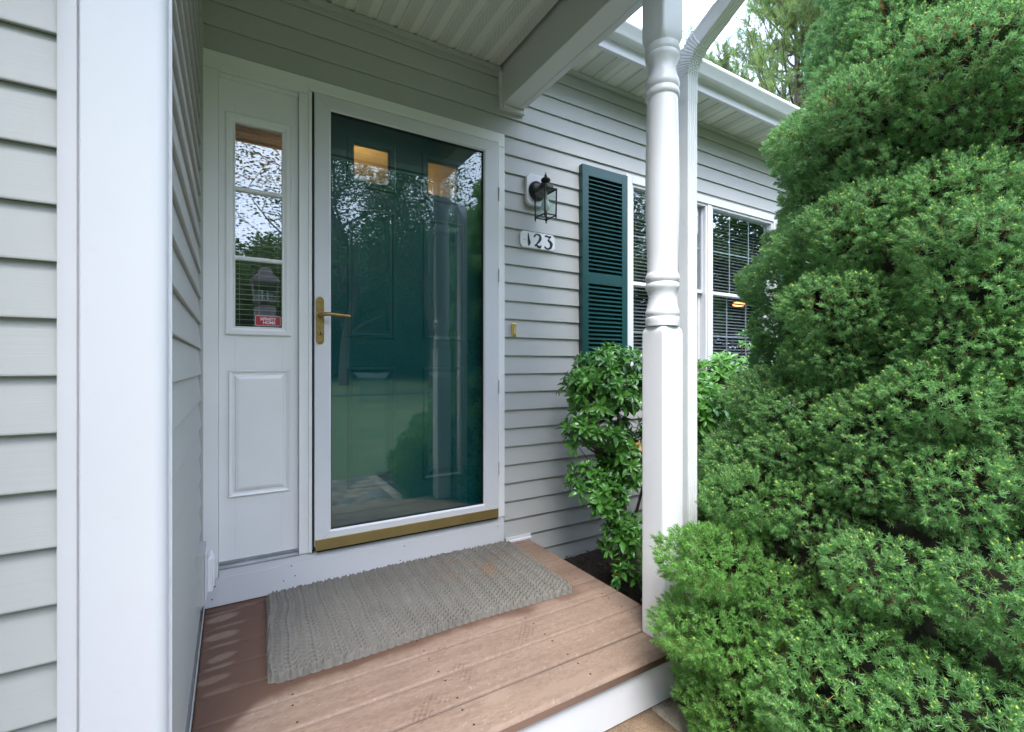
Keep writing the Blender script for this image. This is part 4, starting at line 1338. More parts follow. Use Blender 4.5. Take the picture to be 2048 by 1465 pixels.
# ------------------------------------------------------------------ spruce shrub
def unit(v): return v / np.linalg.norm(v, axis=-1, keepdims=True)
def perp(d):
    ref = np.where(np.abs(d[:, 2:3]) < 0.9, np.array([[0, 0, 1.]]), np.array([[1., 0, 0]]))
    a = unit(np.cross(d, ref)); return a, np.cross(d, a)
def tuft_cloud(base, axis, nn, L_tw, L_n, width, colA, colB, r):
    """needle triangles for tufts: base (T,3), axis (T,3)"""
    T = len(base)
    a, b = perp(axis)
    t = r.uniform(0.15, 1.0, (T, nn))
    phi = r.uniform(0, 2 * PI, (T, nn))
    spread = np.radians(68) * (1 - t) + np.radians(32) * t + r.normal(0, .16, (T, nn))
    tip = t > 0.86
    spread = np.where(tip, np.abs(r.normal(.0, .55, (T, nn))), spread)
    root = base[:, None, :] + axis[:, None, :] * (t * L_tw)[..., None]
    rad = a[:, None, :] * np.cos(phi)[..., None] + b[:, None, :] * np.sin(phi)[..., None]
    d = axis[:, None, :] * np.cos(spread)[..., None] + rad * np.sin(spread)[..., None]
    ln = L_n * r.uniform(.7, 1.15, (T, nn))
    tipp = root + d * ln[..., None]
    side = unit(np.cross(d, r.normal(0, 1, (T, nn, 3)))) * (width / 2)
    V = np.stack([root - side, root + side, tipp + side * .35, tipp - side * .35], 2)       # T,nn,4,3
    mixf = r.uniform(0, 1, (T, nn)) * .45 + r.uniform(0, 1, (T, 1)) * .55
    C = colA[:, None, :] * (1 - mixf[..., None]) + colB[:, None, :] * mixf[..., None]
    C = C * r.uniform(.75, 1.25, (T, nn))[..., None]
    C = np.repeat(C[:, :, None, :], 4, 2)
    return V.reshape(-1, 3), C.reshape(-1, 3)

SC = np.array([2.30, 0.67])
zr_k = np.array([-0.2, 0.0, 0.12, 0.30, 0.47, 0.77, 1.00, 1.31, 1.58, 1.85, 2.05, 2.30, 2.70, 3.1, 3.3])
zr_r = np.array([0.95, 1.08, 1.12, 1.01, 0.92, 0.76, 0.66, 0.69, 0.56, 0.62, 0.56, 0.47, 0.34, 0.16, 0.02])
def RZ(z): return np.interp(z, zr_k, zr_r)
r1 = np.random.default_rng(11)
blobs = []
zc = -0.08
while zc < 3.15:
    R = RZ(zc)
    br = 0.165 - 0.025 * (zc / 3)
    ncirc = max(4, int(2 * PI * max(R - .08, .05) / (br * 1.50)))
    ph0 = r1.uniform(0, 2 * PI)
    for k in range(ncirc):
        a = ph0 + 2 * PI * (k + r1.uniform(-.32, .32)) / ncirc
        rb = br * r1.uniform(.68, 1.25)
        zz = zc + r1.uniform(-.07, .07)
        rr = max(RZ(zz) - rb * .90 + r1.uniform(-.11, .025), 0)
        blobs.append((SC[0] + rr * math.cos(a), SC[1] + rr * math.sin(a), zz, rb, a))
    zc += br * 1.10
for (x_, y_, z_, r_) in ((1.228, .93, .39, .115), (1.215, .93, .19, .12), (1.29, .90, .0, .13), (1.37, .95, .34, .13), (1.36, .92, .12, .14), (1.52, .98, .52, .13), (1.50, .80, .22, .15), (1.27, .86, -.10, .11)):
    blobs.append((x_, y_, z_, r_, math.atan2(y_ - SC[1], x_ - SC[0])))
blobs = np.array(blobs)
camp = np.array([0, 0, 0.972])
tb, ta, tcol, tbud = [], [], [], []
for i, (bx, by, bz, rb, aa) in enumerate(blobs):
    c = np.array([bx, by, bz])
    outv = np.array([math.cos(aa), math.sin(aa), 0.0])
    tocam = camp - c; tocam[2] = 0; tocam /= np.linalg.norm(tocam)
    facing = outv @ tocam
    facedoor = outv @ np.array([-.3, .95, 0])
    sp_ = 0.0205 if facing > -0.25 else (0.036 if facedoor > -.2 else 0.055)
    nt_ = int(4 * PI * rb * rb * .9 / (sp_ ** 2))
    k = np.arange(nt_) + .5
    phi = np.arccos(1 - 2 * k / nt_); th = PI * (1 + 5 ** .5) * k + r1.uniform(0, 6)
    nrm = np.stack([np.cos(th) * np.sin(phi), np.sin(th) * np.sin(phi), np.cos(phi)], 1)
    nrm = unit(nrm + r1.normal(0, .10, nrm.shape))
    ell = np.array([1.10, 1.10, 0.76])
    lump = 1 + .16 * (vnoise(nrm * 3.1 + i * 7.7) - .5) * 2 + r1.normal(0, .03, nt_)
    p = c + nrm * ell * rb * lump[:, None]
    ok = (nrm @ outv) > -0.35
    ok &= p[:, 2] > -0.17
    p, nrm_k = p[ok], nrm[ok]
    # remove those buried in other blobs
    dd = blobs[:, :3] - c
    near = np.where((np.linalg.norm(dd, axis=1) < .45) & (np.arange(len(blobs)) != i))[0]
    if len(near):
        q = (p[:, None, :] - blobs[None, near, :3]) / (ell * blobs[near, 3][:, None])[None]
        ok = (np.linalg.norm(q, axis=2) > 0.86).all(1)
        p, nrm_k = p[ok], nrm_k[ok]
    tb.append(p); 
    ax = unit(nrm_k * .85 + np.array([0, 0, .38]) + outv * .25 + r1.normal(0, .16, p.shape))
    ta.append(ax)
    hue = r1.uniform(0, 1)
    # the low clumps near the deck are a fresher yellow green, the outer crown bluish
    low = float(np.clip(1.5 - math.hypot(bx - 1.25, by - 1.0) / .36, 0, 1) * np.clip((.62 - bz) / .18, 0, 1))
    cA = np.array([0.140, 0.320, 0.100]) * (1 - low) + np.array([0.135, 0.33, 0.065]) * low
    cB = np.array([0.35, 0.62, 0.25]) * (1 - low) + np.array([0.36, 0.64, 0.19]) * low
    cB = cB * (0.85 + .3 * hue)
    tcol.append(np.concatenate([np.tile(cA, (len(p), 1)), np.tile(cB, (len(p), 1))], 1))
    tbud.append(np.full(len(p), (0.75 - .6 * low)) * np.clip(.35 + .9 * nrm_k[:, 2] + .3 * (bz > .4), 0, 1))
tb = np.vstack(tb); ta = np.vstack(ta); tcol = np.vstack(tcol); tbud = np.concatenate(tbud)
# keep clear of the post, downspout, deck fascia
okk = ~((tb[:, 0] > 1.24) & (tb[:, 0] < 1.57) & (tb[:, 1] > 1.09) & (tb[:, 1] < 1.30))
okk &= ~((tb[:, 0] < 1.45) & (tb[:, 1] > 1.09) & (tb[:, 2] < 0.02))
okk &= tb[:, 1] < 2.1
tb, ta, tcol, tbud = tb[okk], ta[okk], tcol[okk], tbud[okk]
base = tb - ta * 0.012
spruce = empty('spruce_shrub', (SC[0], SC[1], -0.175))
tag(spruce, 'big dense cone shaped dwarf spruce with pale green tips beside the porch post', 'conifer shrub')
off = np.array([SC[0], SC[1], -0.175])
low = tcol[:, 2] < 0.083
# second, sparser layer of shoots deeper inside each clump
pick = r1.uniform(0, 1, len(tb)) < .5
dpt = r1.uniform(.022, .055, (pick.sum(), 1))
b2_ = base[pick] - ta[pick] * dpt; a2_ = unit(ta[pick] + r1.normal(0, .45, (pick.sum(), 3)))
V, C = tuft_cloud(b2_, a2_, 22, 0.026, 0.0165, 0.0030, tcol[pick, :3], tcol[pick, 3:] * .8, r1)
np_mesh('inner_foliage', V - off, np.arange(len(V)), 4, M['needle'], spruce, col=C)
for nm, sel in (('foliage', ~low), ('foliage', low)):
    V, C = tuft_cloud(base[sel], ta[sel], 42, 0.022, 0.0130, 0.0017, tcol[sel, :3], tcol[sel, 3:], r1)
    np_mesh(nm, V - off, np.arange(len(V)), 4, M['needle'], spruce, col=C)
# shoots filling the crevices right down to the dark core
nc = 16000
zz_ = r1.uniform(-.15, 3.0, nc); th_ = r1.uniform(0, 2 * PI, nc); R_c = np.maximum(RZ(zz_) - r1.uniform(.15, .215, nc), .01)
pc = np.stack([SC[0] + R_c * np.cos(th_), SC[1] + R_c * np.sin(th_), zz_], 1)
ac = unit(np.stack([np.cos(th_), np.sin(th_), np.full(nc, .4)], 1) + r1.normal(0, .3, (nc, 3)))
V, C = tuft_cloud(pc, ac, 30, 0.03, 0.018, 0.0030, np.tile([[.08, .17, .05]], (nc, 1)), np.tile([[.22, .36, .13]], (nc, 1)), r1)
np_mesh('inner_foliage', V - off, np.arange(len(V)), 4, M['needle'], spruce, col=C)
# buds
bsel = r1.uniform(0, 1, len(tb)) < tbud
bp_ = tb[bsel] + ta[bsel] * 0.0125; ba = ta[bsel]
a_, b_ = perp(ba)
rr = (0.0032 * r1.uniform(.6, 1.35, len(bp_)))[:, None]
V = np.stack([bp_ + ba * rr * 1.7, bp_ + a_ * rr, bp_ + b_ * rr, bp_ - a_ * rr, bp_ - b_ * rr, bp_ - ba * rr], 1)
o8 = np.array([[0, 1, 2], [0, 2, 3], [0, 3, 4], [0, 4, 1], [5, 2, 1], [5, 3, 2], [5, 4, 3], [5, 1, 4]])
F = (np.arange(len(bp_)) * 6)[:, None, None] + o8[None]
C = np.repeat(np.array([[0.52, 0.66, 0.13]]) * r1.uniform(.6, 1.25, (len(bp_), 1)), 6, 0)
np_mesh('buds', V.reshape(-1, 3) - off, F.reshape(-1), 3, M['needle'], spruce, col=C, smooth=True)
print('tufts', len(tb), 'buds', len(bp_))
# twigs (tan shoot under each tuft) -> sparse visible brown
ts = r1.uniform(0, 1, len(tb)) < .5
p0 = tb[ts] - ta[ts] * .045 + r1.normal(0, .006, (ts.sum(), 3)); p1 = tb[ts] + ta[ts] * .008
d = unit(p1 - p0); a_, b_ = perp(d)
w = .0011
V = np.stack([p0 - a_ * w, p0 + a_ * w, p1 + a_ * w * .6, p1 - a_ * w * .6], 1).reshape(-1, 3)
C = np.repeat(np.array([[0.22, 0.12, 0.05]]) * r1.uniform(.6, 1.3, (len(p0), 1)), 4, 0)
np_mesh('twigs', V - off, np.arange(len(V)), 4, M['needle'], spruce, col=C)
# lumpy solid core for the dead twigs, near-black to stand for crevice shade
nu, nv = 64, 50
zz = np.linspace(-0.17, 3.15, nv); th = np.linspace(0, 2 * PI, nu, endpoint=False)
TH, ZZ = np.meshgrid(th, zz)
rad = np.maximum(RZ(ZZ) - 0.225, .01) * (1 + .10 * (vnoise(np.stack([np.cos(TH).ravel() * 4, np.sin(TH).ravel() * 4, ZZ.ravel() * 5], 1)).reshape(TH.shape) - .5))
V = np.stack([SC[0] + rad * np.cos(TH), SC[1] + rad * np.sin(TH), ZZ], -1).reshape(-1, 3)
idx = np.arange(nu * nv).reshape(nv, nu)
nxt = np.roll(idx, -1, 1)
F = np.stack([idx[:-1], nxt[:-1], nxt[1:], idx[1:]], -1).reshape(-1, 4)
np_mesh('dark_inner_core', V - off, F, 4, M['core_shade'], spruce, smooth=True)
# dead brown inner twigs around the core
nd = 9000
zz = r1.uniform(-.15, 2.9, nd); th = r1.uniform(0, 2 * PI, nd); R = np.maximum(RZ(zz) - r1.uniform(.10, .24, nd), .02)
p0 = np.stack([SC[0] + R * np.cos(th), SC[1] + R * np.sin(th), zz], 1)
d = unit(np.stack([np.cos(th), np.sin(th), np.full(nd, .2)], 1) + r1.normal(0, .6, (nd, 3)))
p1 = p0 + d * r1.uniform(.03, .09, nd)[:, None]
a_, b_ = perp(d)
V = np.stack([p0 - a_ * .0013, p0 + a_ * .0013, p1 + a_ * .0006, p1 - a_ * .0006], 1).reshape(-1, 3)
C = np.repeat(np.array([[0.14, 0.075, 0.035]]) * r1.uniform(.4, 1.4, (nd, 1)), 4, 0)
ok = ~((V[:, 0] < 1.6) & (V[:, 1] > 1.08) & (V[:, 1] < 1.32)).reshape(-1, 4).any(1)
V = V.reshape(-1, 4, 3)[ok].reshape(-1, 3); C = C.reshape(-1, 4, 3)[ok].reshape(-1, 3)
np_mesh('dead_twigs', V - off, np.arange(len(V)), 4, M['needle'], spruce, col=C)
MB().tube([(0, 0, -0.05), (0.02, 0.01, 1.2), (0, 0, 3.0)], [.055, .04, .01], 8).build('trunk', M['bark'], spruce)
# fallen long pine needles caught on the surface
mb = MB()
sel = r1.choice(len(tb), 900, replace=False)
cnt = 0
for i in sel:
    if cnt > 45: break
    if (camp - tb[i]) @ ta[i] < 0.3: continue
    p = tb[i] + ta[i] * .016
    t_ = unit(np.cross(ta[i], r1.normal(0, 1, 3))[None])[0]
    b2 = np.cross(ta[i], t_)
    L_ = r1.uniform(.02, .05)
    cv = r1.uniform(-.3, .3)
    mb.tube([p - t_ * L_ / 2 + b2 * cv * L_ * .4 - ta[i] * .006, p, p + t_ * L_ / 2 + b2 * cv * L_ * .4 - ta[i] * .006], [.0006, .0008, .0004], 4)
    cnt += 1
fn = mb.build('fallen_needles', mat('dry_pine_needle', (0.36, 0.15, 0.05), .6, var=.3))
tag(fn, 'scattered dry orange brown pine needles caught on the green spruce', 'dry needles', kind='stuff')

# ------------------------------------------------------------------ broadleaf evergreen shrubs
def leaf_whorls(pos, axis, nleaf, Lf, Wf, r, colA, colB, droop=.35):
    T = len(pos)
    a, b = perp(axis)
    Vs, Cs = [], []
    nl = nleaf
    ph = r.uniform(0, 2 * PI, (T, 1)) + (np.arange(nl) * 2.399)[None] + r.normal(0, .15, (T, nl))
    tilt = np.radians(np.linspace(40, 82, nl))[None] + r.normal(0, .16, (T, nl))
    ln = Lf * r.uniform(.7, 1.15, (T, nl)) * np.linspace(.72, 1.0, nl)[None] * r.uniform(.68, 1.22, (T, 1))
    rad = a[:, None] * np.cos(ph)[..., None] + b[:, None] * np.sin(ph)[..., None]
    d = axis[:, None] * np.cos(tilt)[..., None] + rad * np.sin(tilt)[..., None]
    side = unit(np.cross(d, axis[:, None] + 0 * d)); side = unit(side + r.normal(0, .12, side.shape))
    up = np.cross(side, d)
    up = np.where((up * axis[:, None]).sum(-1, keepdims=True) < 0, -up, up)
    root = pos[:, None] - axis[:, None] * (np.linspace(0, .018, nl)[None, :, None])
    rows = [(0.0, .10, 0), (.18, .45, .02), (.42, .92, .03), (.62, 1.0, .0), (.84, .62, -.08), (1.0, .03, -.18)]
    P_ = []
    for (t, w, z) in rows:
        c = root + d * (ln * t)[..., None] + up * (ln * (z * droop * 2))[..., None] + np.array([0, 0, -1.]) * (ln * t * t * droop * .3)[..., None]
        sw = side * (Wf * ln / Lf * w * .5)[..., None]
        fold = up * (Wf * w * .16)
        P_ += [c - sw + fold, c - up * 0.0, c + sw + fold]
    V = np.stack(P_, 2)          # T,nl,18,3
    F = []
    for k in range(5):
        o = 3 * k
        F += [(o, o + 1, o + 4, o + 3), (o + 1, o + 2, o + 5, o + 4)]
    F = np.array(F)
    base = (np.arange(T * nl) * 18)[:, None, None] + F[None]
    mf = r.uniform(0, 1, (T, 1)) * .6 + r.uniform(0, 1, (T, nl)) * .4
    C = colA * (1 - mf[..., None]) + colB * mf[..., None]
    C = np.repeat(C[:, :, None, :], 18, 2)
    C[:, :, 1::3, :] *= 1.25      # pale midrib
    return V.reshape(-1, 3), base.reshape(-1), C.reshape(-1, 3)

def broad_shrub(name, label, base_pt, tips, stem_fork, r, nleaf=10, Lf=.066, Wf=.025, colA=(0.028, 0.12, 0.018), colB=(0.15, 0.39, 0.065)):
    root = empty(name, base_pt); tag(root, label, 'shrub', 'glossy leaved shrubs against the house wall')
    off = np.array(base_pt)
    pos = np.array([t[:3] for t in tips]); ax = unit(np.array([t[3:6] for t in tips]))
    V, F, C = leaf_whorls(pos, ax, nleaf, Lf, Wf, r, np.array(colA), np.array(colB))
    np_mesh('foliage', V - off, F, 4, M['leaf'], root, col=C, smooth=True)
    mb = MB()
    forks = []
    for k, f in enumerate(stem_fork):
        f = Vector(f)
        s_ = Vector(base_pt) + Vector((r.uniform(-.05, .05), r.uniform(-.05, .05), 0))
        mid = s_.lerp(f, .5) + Vector((r.uniform(-.03, .03), r.uniform(-.03, .03), 0))
        mb.tube([s_ - off_v(off), mid - off_v(off), f - off_v(off)], [.011, .009, .007], 7)
        forks.append(f)
    for p, a in zip(pos, ax):
        p = Vector(p); a = Vector(a)
        f = min(forks, key=lambda q: (q - p).length + (0.6 if q.z > p.z + .05 else 0))
        m_ = p - a * .06
        mb.tube([f - off_v(off), f.lerp(m_, .55) + Vector((0, 0, -.015)) - off_v(off), m_ - off_v(off), p - a * .005 - off_v(off)], [.0045, .0035, .0025, .0018], 5)
    mb.build('stem', M['stem'], root, smooth=True, fix=False)
    return root
def off_v(o): return Vector(o)

r2 = np.random.default_rng(5)
def tips_ellipsoid(c, rad, n, r, zmin=-9, facing=None, inner=.72):
    out = []
    while len(out) < n:
        d = unit(r.normal(0, 1, (1, 3)))[0]
        if d[2] < -.55: continue
        if facing is not None and d @ facing < -.35: continue
        s = r.uniform(inner, 1.0) if r.uniform() < .75 else r.uniform(.4, inner)
        p = np.array(c) + d * np.array(rad) * s
        if p[2] < zmin or p[1] > 2.20: continue
        a = unit((d * .8 + np.array([-.12, -.25, .55]) + r.normal(0, .18, 3))[None])[0]
        if any((p[0] - q[0]) ** 2 + (p[1] - q[1]) ** 2 + (p[2] - q[2]) ** 2 < .036 ** 2 for q in out): continue
        out.append((*p, *a))
    return out
fc = np.array([-.5, -.85, 0.1]); fc = fc / np.linalg.norm(fc)
tipsA = tips_ellipsoid((1.80, 1.93, 0.86), (0.29, 0.25, 0.225), 175, r2, facing=fc)
tipsA += tips_ellipsoid((1.66, 1.90, 0.62), (0.185, 0.18, 0.17), 50, r2, facing=fc)
tipsA += tips_ellipsoid((1.62, 1.88, 0.40), (0.16, 0.13, 0.10), 24, r2, facing=fc)
tipsA += tips_ellipsoid((1.86, 1.85, 0.45), (0.20, 0.18, 0.24), 60, r2, facing=fc)
tipsA += tips_ellipsoid((1.62, 1.78, 0.30), (0.10, 0.10, 0.12), 20, r2, facing=fc)
tipsA += tips_ellipsoid((1.70, 1.76, 0.12), (0.13, 0.13, 0.14), 30, r2, facing=fc)
tipsA += tips_ellipsoid((1.62, 1.66, -0.03), (0.07, 0.07, 0.06), 6, r2, facing=fc)
broad_shrub('broadleaf_shrub', 'glossy broadleaf evergreen shrub standing between the green shutter and the porch post', (1.86, 1.92, -0.17), tipsA,
            [(1.80, 1.92, .45), (1.90, 1.95, .55), (1.72, 1.88, .35), (1.95, 1.85, .35), (1.76, 1.8, .1), (1.66, 1.72, -.02), (1.84, 1.95, .75)], r2)
tipsB = tips_ellipsoid((2.72, 1.90, 0.78), (0.42, 0.26, 0.27), 190, r2, facing=fc)
tipsB += tips_ellipsoid((2.20, 1.70, 0.70), (0.20, 0.16, 0.26), 80, r2, facing=fc)
tipsB += tips_ellipsoid((2.05, 1.62, 0.38), (0.12, 0.12, 0.14), 20, r2, facing=fc)
tipsB += [(2.90, 1.88, 1.19, .1, -.1, 1), (2.84, 1.86, 1.12, -.4, -.3, .8), (3.0, 1.9, 1.10, .4, -.2, .8)]
broad_shrub('broadleaf_shrub', 'glossy broadleaf evergreen shrub under the double window, behind the downspout and spruce', (2.6, 1.92, -0.17), tipsB,
            [(2.6, 1.92, .45), (2.75, 1.95, .5), (2.4, 1.88, .4), (2.9, 1.9, .5), (2.2, 1.75, .3), (2.86, 1.9, .9)], r2, nleaf=9, Lf=.070, Wf=.026, colA=(0.05, 0.19, 0.03), colB=(0.20, 0.47, 0.08))
# brown dried leaves and red new leaves on the first shrub
def few_leaves(name, label, cat, pts, col, L_, W_2, down):
    pos = np.array([p[:3] for p in pts]); ax = unit(np.array([[r2.normal(0, .15), r2.normal(0, .15), -1 if down else 1.] for _ in pts]))
    V, F, C = leaf_whorls(pos, ax, 4, L_, W_2, r2, np.array(col), np.array(col) * 1.3)
    o = np_mesh(name, V, F, 4, M['leaf'], None, col=C)
    return o
shrubA = bpy.data.objects['broadleaf_shrub']
def child_of(o, p):
    o.parent = p; o.matrix_parent_inverse = Matrix.Translation(-p.location); return o
child_of(few_leaves('dry_leaves', '', '', [(1.655, 1.60, .60), (1.70, 1.62, .595)], (0.50, 0.24, 0.06), .055, .024, True), shrubA)
for q_ in ((1.70, 1.62, .30), (1.73, 1.62, .20), (1.52, 1.60, .02)): child_of(few_leaves('red_shoots', '', '', [q_], (0.45, 0.035, 0.02), .028, .010, False), shrubA)

# ------------------------------------------------------------------ trees
def limb(mb, p, d, L_, rad, depth, r, tips, bend=.25, up=.15, nb=4):
    pts = [p]; dirs = d
    n = 5
    for i in range(n):
        dirs = unit((dirs + r.normal(0, bend * .5, 3) + np.array([0, 0, up * .3]))[None])[0]
        pts.append(pts[-1] + dirs * L_ / n)
    mb.tube([tuple(q) for q in pts], [rad * (1 - .75 * i / n) for i in range(n + 1)], 6 if depth > 1 else 4)
    if depth == 0:
        for q in pts[1:]: tips.append(q)
        return
    for k in range(nb):
        i = r.integers(1 if depth < 3 else 2, n + 1)
        dd = unit((dirs * .7 + unit(r.normal(0, 1, (1, 3)))[0] * .95)[None])[0]
        limb(mb, pts[i], dd, L_ * r.uniform(.5, .72), rad * .45, depth - 1, r, tips, bend, up, nb)
def decid_tree_meshes(seed, h=10., nb=5, leaf=.11, nleaf=16, spread=.45):
    r = np.random.default_rng(seed)
    mb = MB(); tips = []
    trunk = [(0, 0, 0), (r.normal(0, .1), r.normal(0, .1), h * .2), (r.normal(0, .2), r.normal(0, .2), h * .42), (r.normal(0, .3), r.normal(0, .3), h * .68)]
    mb.tube(trunk, [h * .022, h * .017, h * .012, h * .006], 8)
    for k in range(nb + 4):
        t = r.uniform(.25, 1.)
        z = h * .68 * t
        a = r.uniform(0, 2 * PI)
        limb(mb, np.array([trunk[-1][0] * t, trunk[-1][1] * t, z]), unit(np.array([[math.cos(a), math.sin(a), r.uniform(.2, 1.1)]]))[0], h * spread * r.uniform(.7, 1.1) * (1.15 - .5 * t), h * .008, 2, r, tips, .3, .2, nb)
    tips = np.array(tips)
    T = len(tips)
    P_ = (tips[:, None] + r.normal(0, h * .035, (T, nleaf, 3))).reshape(-1, 3)
    n = len(P_)
    d = unit(r.normal(0, 1, (n, 3))); a, b = perp(d)
    s = leaf * r.uniform(.5, 1.1, n)[:, None]
    V = np.stack([P_ - a * s, P_ - b * s * .45, P_ + a * s, P_ + b * s * .45], 1).reshape(-1, 3)
    C = np.array([0.035, 0.10, 0.018]) + np.array([0.06, 0.11, 0.02]) * r.uniform(0, 1, (n, 1)) * r.uniform(.3, 1, (n, 1))
    return mb, V, np.repeat(C, 4, 0)
def place_tree(name, mbV, loc, rz, sc, label, cat='tree', group=None, first=None):
    root = empty(name, loc, rz); root.scale = (sc, sc, sc)
    tag(root, label, cat, group)
    if first is None:
        mb, V, C = mbV
        t = mb.build('trunk', M['bark'], root, smooth=True, fix=False)
        c = np_mesh('crown', V, np.arange(len(V)), 4, M['treeleaf'], root, col=C)
    else:
        for ch in first.children:
            c = ch.copy(); COL.objects.link(c); c.parent = root
    return root
GRP = 'tall leafy trees across the lawn'
def bushy_tree_meshes(seed, h=6.5, R_=2.6, n=26000, leaf=.11):
    r = np.random.default_rng(seed)
    cl = []
    for k in range(60):
        z = h * (.06 + .9 * r.uniform()); rr = R_ * math.sqrt(max(1 - (abs(z / h - .42) / .60) ** 2, .02)) * r.uniform(.35, 1)
        a = r.uniform(0, 2 * PI); cl.append((rr * math.cos(a), rr * math.sin(a), z, R_ * r.uniform(.16, .34)))
    cl = np.array(cl); k = r.integers(0, len(cl), n)
    d = unit(r.normal(0, 1, (n, 3))); P_ = cl[k, :3] + d * (cl[k, 3] * r.uniform(.5, 1.05, n))[:, None]
    P_[:, 2] = np.maximum(P_[:, 2], .05)
    d = unit(r.normal(0, 1, (n, 3))); a, b = perp(d); s_ = leaf * r.uniform(.5, 1.1, n)[:, None]
    V = np.stack([P_ - a * s_, P_ - b * s_ * .5, P_ + a * s_, P_ + b * s_ * .5], 1).reshape(-1, 3)
    C = np.array([0.030, 0.085, 0.016]) + np.array([0.06, 0.12, 0.02]) * r.uniform(0, 1, (n, 1)) * r.uniform(.3, 1, (len(cl), 1))[k]
    mb = MB(); mb.tube([(0, 0, 0), (.1, 0, h * .4), (0, .05, h * .85)], [h * .018, h * .012, .02], 7)
    for q in cl[:26]: mb.tube([(0, 0, q[2] * .55), (q[0] * .5, q[1] * .5, q[2] * .8), tuple(q[:3])], [.05, .035, .01], 5)
    return mb, V, np.repeat(C, 4, 0)
def gz(x, y): return float(np.minimum(ground_h(0., y), 1.2)) - .08
tA = place_tree('leafy_tree', decid_tree_meshes(21, 9.5, 5, .075, 17), (6.6, -12.5, gz(0, -12.5)), 0.3, 1.0, 'open branched leafy tree over the lawn, reflected in the door glass', group=GRP)
tB = place_tree('bushy_tree', bushy_tree_meshes(22), (2.5, -20.5, gz(0, -20.5)), 1.1, 1.0, 'dense bushy tree at the far edge of the lawn', group=GRP)
i_ = 0
for (x, y, rz, sc, src) in [(-2.2, -21.5, 2.0, .95, tB), (5.8, -21, 1.2, 1.1, tB), (9.6, -19.5, 2.9, 1.15, tB), (-6.6, -22, .5, 1.1, tB), (13.0, -18, 4.0, 1.2, tB), (-11, -21, 2.2, 1.1, tB), (16.5, -15, 3.3, 1.2, tB),
                        (19.5, -11, 5.0, 1.15, tB), (22, -6.5, 1.0, 1.2, tB), (24, -1.5, 2.0, 1.25, tB), (0.4, -27, .7, 1.25, tB), (4.6, -28, 2.7, 1.5, tB), (9.5, -27, 3.7, 1.6, tB), (-5, -29, .2, 1.45, tB), (14.5, -25, 5.4, 1.7, tB), (20, -19, 1.4, 1.7, tB), (25, -11, 4.4, 1.7, tB), (-15, -19, 3.1, 1.2, tB),
                        (12.5, -9.5, 2.2, .95, tA), (-2.5, -8.2, 0.9, .85, tA), (-4.6, -2.8, 2.6, .8, tA), (3.7, -14.5, 4.1, 1.0, tA), (17, -22, 5.4, 1.3, tA), (-13, -15, 1.7, 1.1, tA)]:  # the nearest tree on the left is added unseen, its crown shades the left wall
    place_tree('bushy_tree' if src is tB else 'leafy_tree', None, (x, y, gz(x, y)), rz, sc, 'tree behind the viewer, in the wooded lawn edge or added to shade the left wall', group=GRP, first=src)

fs = place_tree('shade_shrub', None, (-1.78, -0.45, -.18), .4, .50, 'rounded green shrub added out of view to shade the left wall', cat='shrub', first=tB)  # unseen shrub, added to block sky light from the left wall

# white pine behind the roof
def pine(seed, h, nlev, rmax):
    r = np.random.default_rng(seed)
    mb = MB(); sh_p, sh_d = [], []
    mb.tube([(0, 0, 0), (.1, 0, h * .5), (0, .1, h)], [h * .02, h * .012, .02], 8)
    for k in range(nlev):
        z = h * (0.30 + .68 * k / nlev); R = rmax * (1 - (k / nlev) ** 1.6) + .5
        for j in range(9):
            a = r.uniform(0, 2 * PI)
            L_ = R * r.uniform(.6, 1.1)
            p = np.array([0, 0, z]); d = unit(np.array([[math.cos(a), math.sin(a), r.uniform(.15, .5)]]))[0]
            pts = [p]
            for i in range(6):
                d = unit((d + np.array([0, 0, .12]) + r.normal(0, .07, 3))[None])[0]; pts.append(pts[-1] + d * L_ / 6)
            mb.tube([tuple(q) for q in pts], [.035, .03, .025, .02, .014, .010, .006], 4)
            for i in range(2, 7):
                for m in range(5):
                    dd = unit((d * .5 + np.array([0, 0, .75]) + r.normal(0, .50, 3))[None])[0]
                    q0 = pts[i] + r.normal(0, .05, 3); l2 = r.uniform(.25, .62)
                    q1 = q0 + dd * l2
                    mb.tube([tuple(q0), tuple((q0 + q1) / 2 + r.normal(0, .02, 3)), tuple(q1)], [.008, .006, .004], 3)
                    for s_ in np.linspace(.15, 1.0, 7):
                        sh_p.append(q0 + (q1 - q0) * s_); sh_d.append(dd)
    P_ = np.array(sh_p); D_ = np.array(sh_d)
    nn_ = 16
    a, b = perp(D_)
    ph = r.uniform(0, 2 * PI, (len(P_), nn_)); sp = r.uniform(.35, 1.1, (len(P_), nn_))
    d = D_[:, None] * np.cos(sp)[..., None] + (a[:, None] * np.cos(ph)[..., None] + b[:, None] * np.sin(ph)[..., None]) * np.sin(sp)[..., None]
    ln = r.uniform(.07, .13, (len(P_), nn_))[..., None]
    side = unit(np.cross(d, r.normal(0, 1, d.shape))) * .0035
    p0 = P_[:, None] + r.normal(0, .01, d.shape)
    V = np.stack([p0 - side, p0 + side, p0 + d * ln + side * .3, p0 + d * ln - side * .3], 2).reshape(-1, 3)
    mf = r.uniform(0, 1, (len(P_), 1, 1)) * .7 + r.uniform(0, 1, (len(P_), nn_, 1)) * .3
    C = np.array([0.07, 0.17, 0.06]) * (1 - mf) + np.array([0.30, 0.40, 0.10]) * mf
    return mb, V, np.repeat(C.reshape(-1, 3), 4, 0)
pm = pine(31, 11.8, 17, 4.3)
pn = place_tree('pine_tree', pm, (13.2, 7.0, -0.2), 0, 1.0, 'feathery green pine tree rising behind the roof gutter', 'tree', 'pines behind the house')
place_tree('pine_tree', None, (10.4, 8.0, -.2), 2.0, .74, 'lower pine at the left end of the gap above the gutter', 'tree', 'pines behind the house', first=pn)

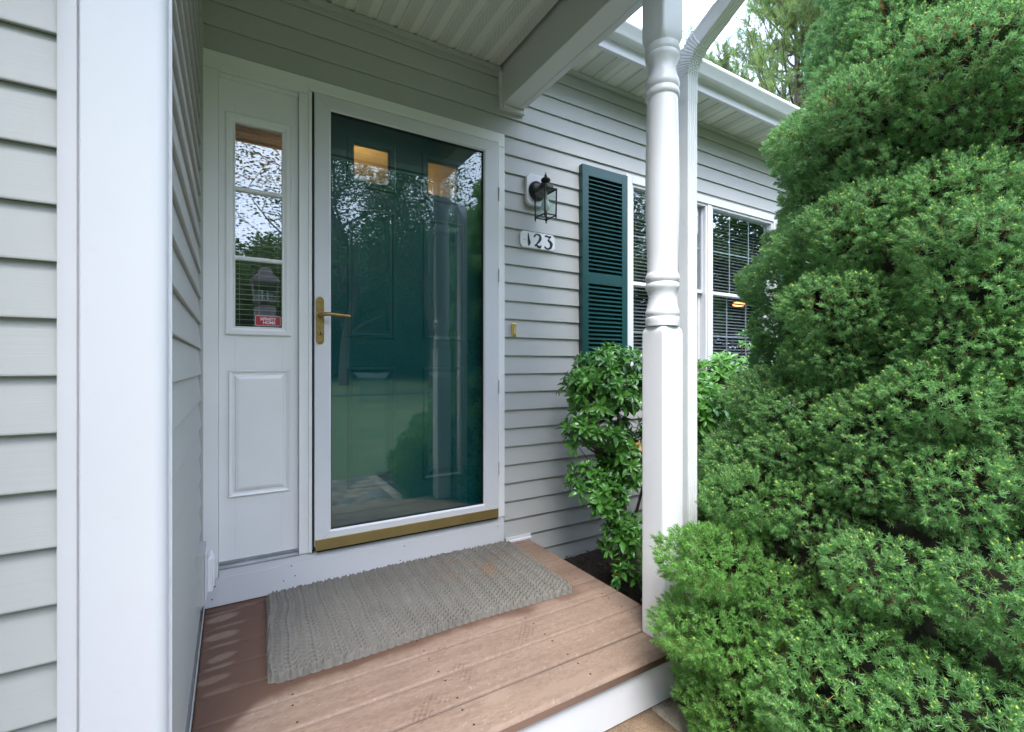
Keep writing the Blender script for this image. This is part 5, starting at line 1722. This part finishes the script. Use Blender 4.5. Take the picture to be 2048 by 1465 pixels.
# ------------------------------------------------------------------ lamp pillar and neighbour house (seen as reflections)
lp = empty('lamp_pillar', (0.42, -3.4, 0.12))
tag(lp, 'rough stone pillar carrying a copper roofed lantern at the edge of the walk', 'lamp post')
stone = mat('rough_granite', (0.22, 0.21, 0.20), .9, var=.5, vscale=30, bump=1, bscale=60)
MB().box(-.14, .14, -.14, .14, -.3, 1.72).build('pillar', stone, lp, bevel=.015)
mb = MB(); mb.box(-.06, .06, -.06, .06, 1.72, 1.80)
mb.prism([(-.20, 2.10), (.20, 2.10), (.10, 2.20), (.06, 2.29), (-.06, 2.29), (-.10, 2.20)], 'y', -.2, .2)
mb.tube([(0, 0, 2.29), (0, 0, 2.33)], [.03, .01], 8); mb.box(-.15, .15, -.15, .15, 1.80, 1.825)
for sx in (-1, 1):
    for sy in (-1, 1): mb.tube([(sx * .14, sy * .14, 1.82), (sx * .17, sy * .17, 2.10)], .009, 6)
mb.build('lantern_frame', mat('weathered_copper', (.26, .24, .24), .3, metal=.6), lp, bevel=.004)
mb = MB()
for k in range(4):
    c_, s_ = math.cos(k * PI / 2), math.sin(k * PI / 2)
    q = [(-.14, -.14, 1.82), (.14, -.14, 1.82), (.17, -.17, 2.10), (-.17, -.17, 2.10)]
    mb.add([(a * c_ - b * s_, a * s_ + b * c_, z) for a, b, z in q], [(0, 1, 2, 3)])
mb.build('pane', M['glass_lamp'], lp)
mb = MB()
for x in (-.035, .035): mb.tube([(x, 0, 1.83), (x, 0, 1.98)], .013, 8)
mb.build_each('candle', M['trim'], lp)

nh = empty('neighbour_house', (-4.5, -34, 1.0), 0.25)
tag(nh, 'pale sided neighbouring house beyond the lawn, seen in the glass', 'house')
mb = MB(); siding_rects(mb, [(-5, 5, 0, 2.8)], 0, .18, 4.0, 'x', 1); mb.box(-5, 5, -3, 3.99, -.5, 2.8)
mb.build('wall', M['trim'], nh)
mb = MB(); mb.prism([(4.4, 2.75), (4.4, 2.85), (0.5, 5.2), (-3.4, 2.85), (-3.4, 2.75)], 'x', -5.3, 5.3); mb.build('roof', M['roof'], nh)
for x in (-3.2, -.8, 2.6):
    w = MB().box(x, x + .9, 4.02, 4.06, 1.0, 2.2).build('window', M['dark'], nh)

# driveway strip across the lawn
mb = MB(); mb.box(-60, 60, -13.0, -10.2, 0.02, 0.085)
dr = mb.build('road', mat('asphalt', (0.055, 0.055, 0.058), .9, var=.2, vscale=20, bump=.6, bscale=120)); tag(dr, kind='structure')
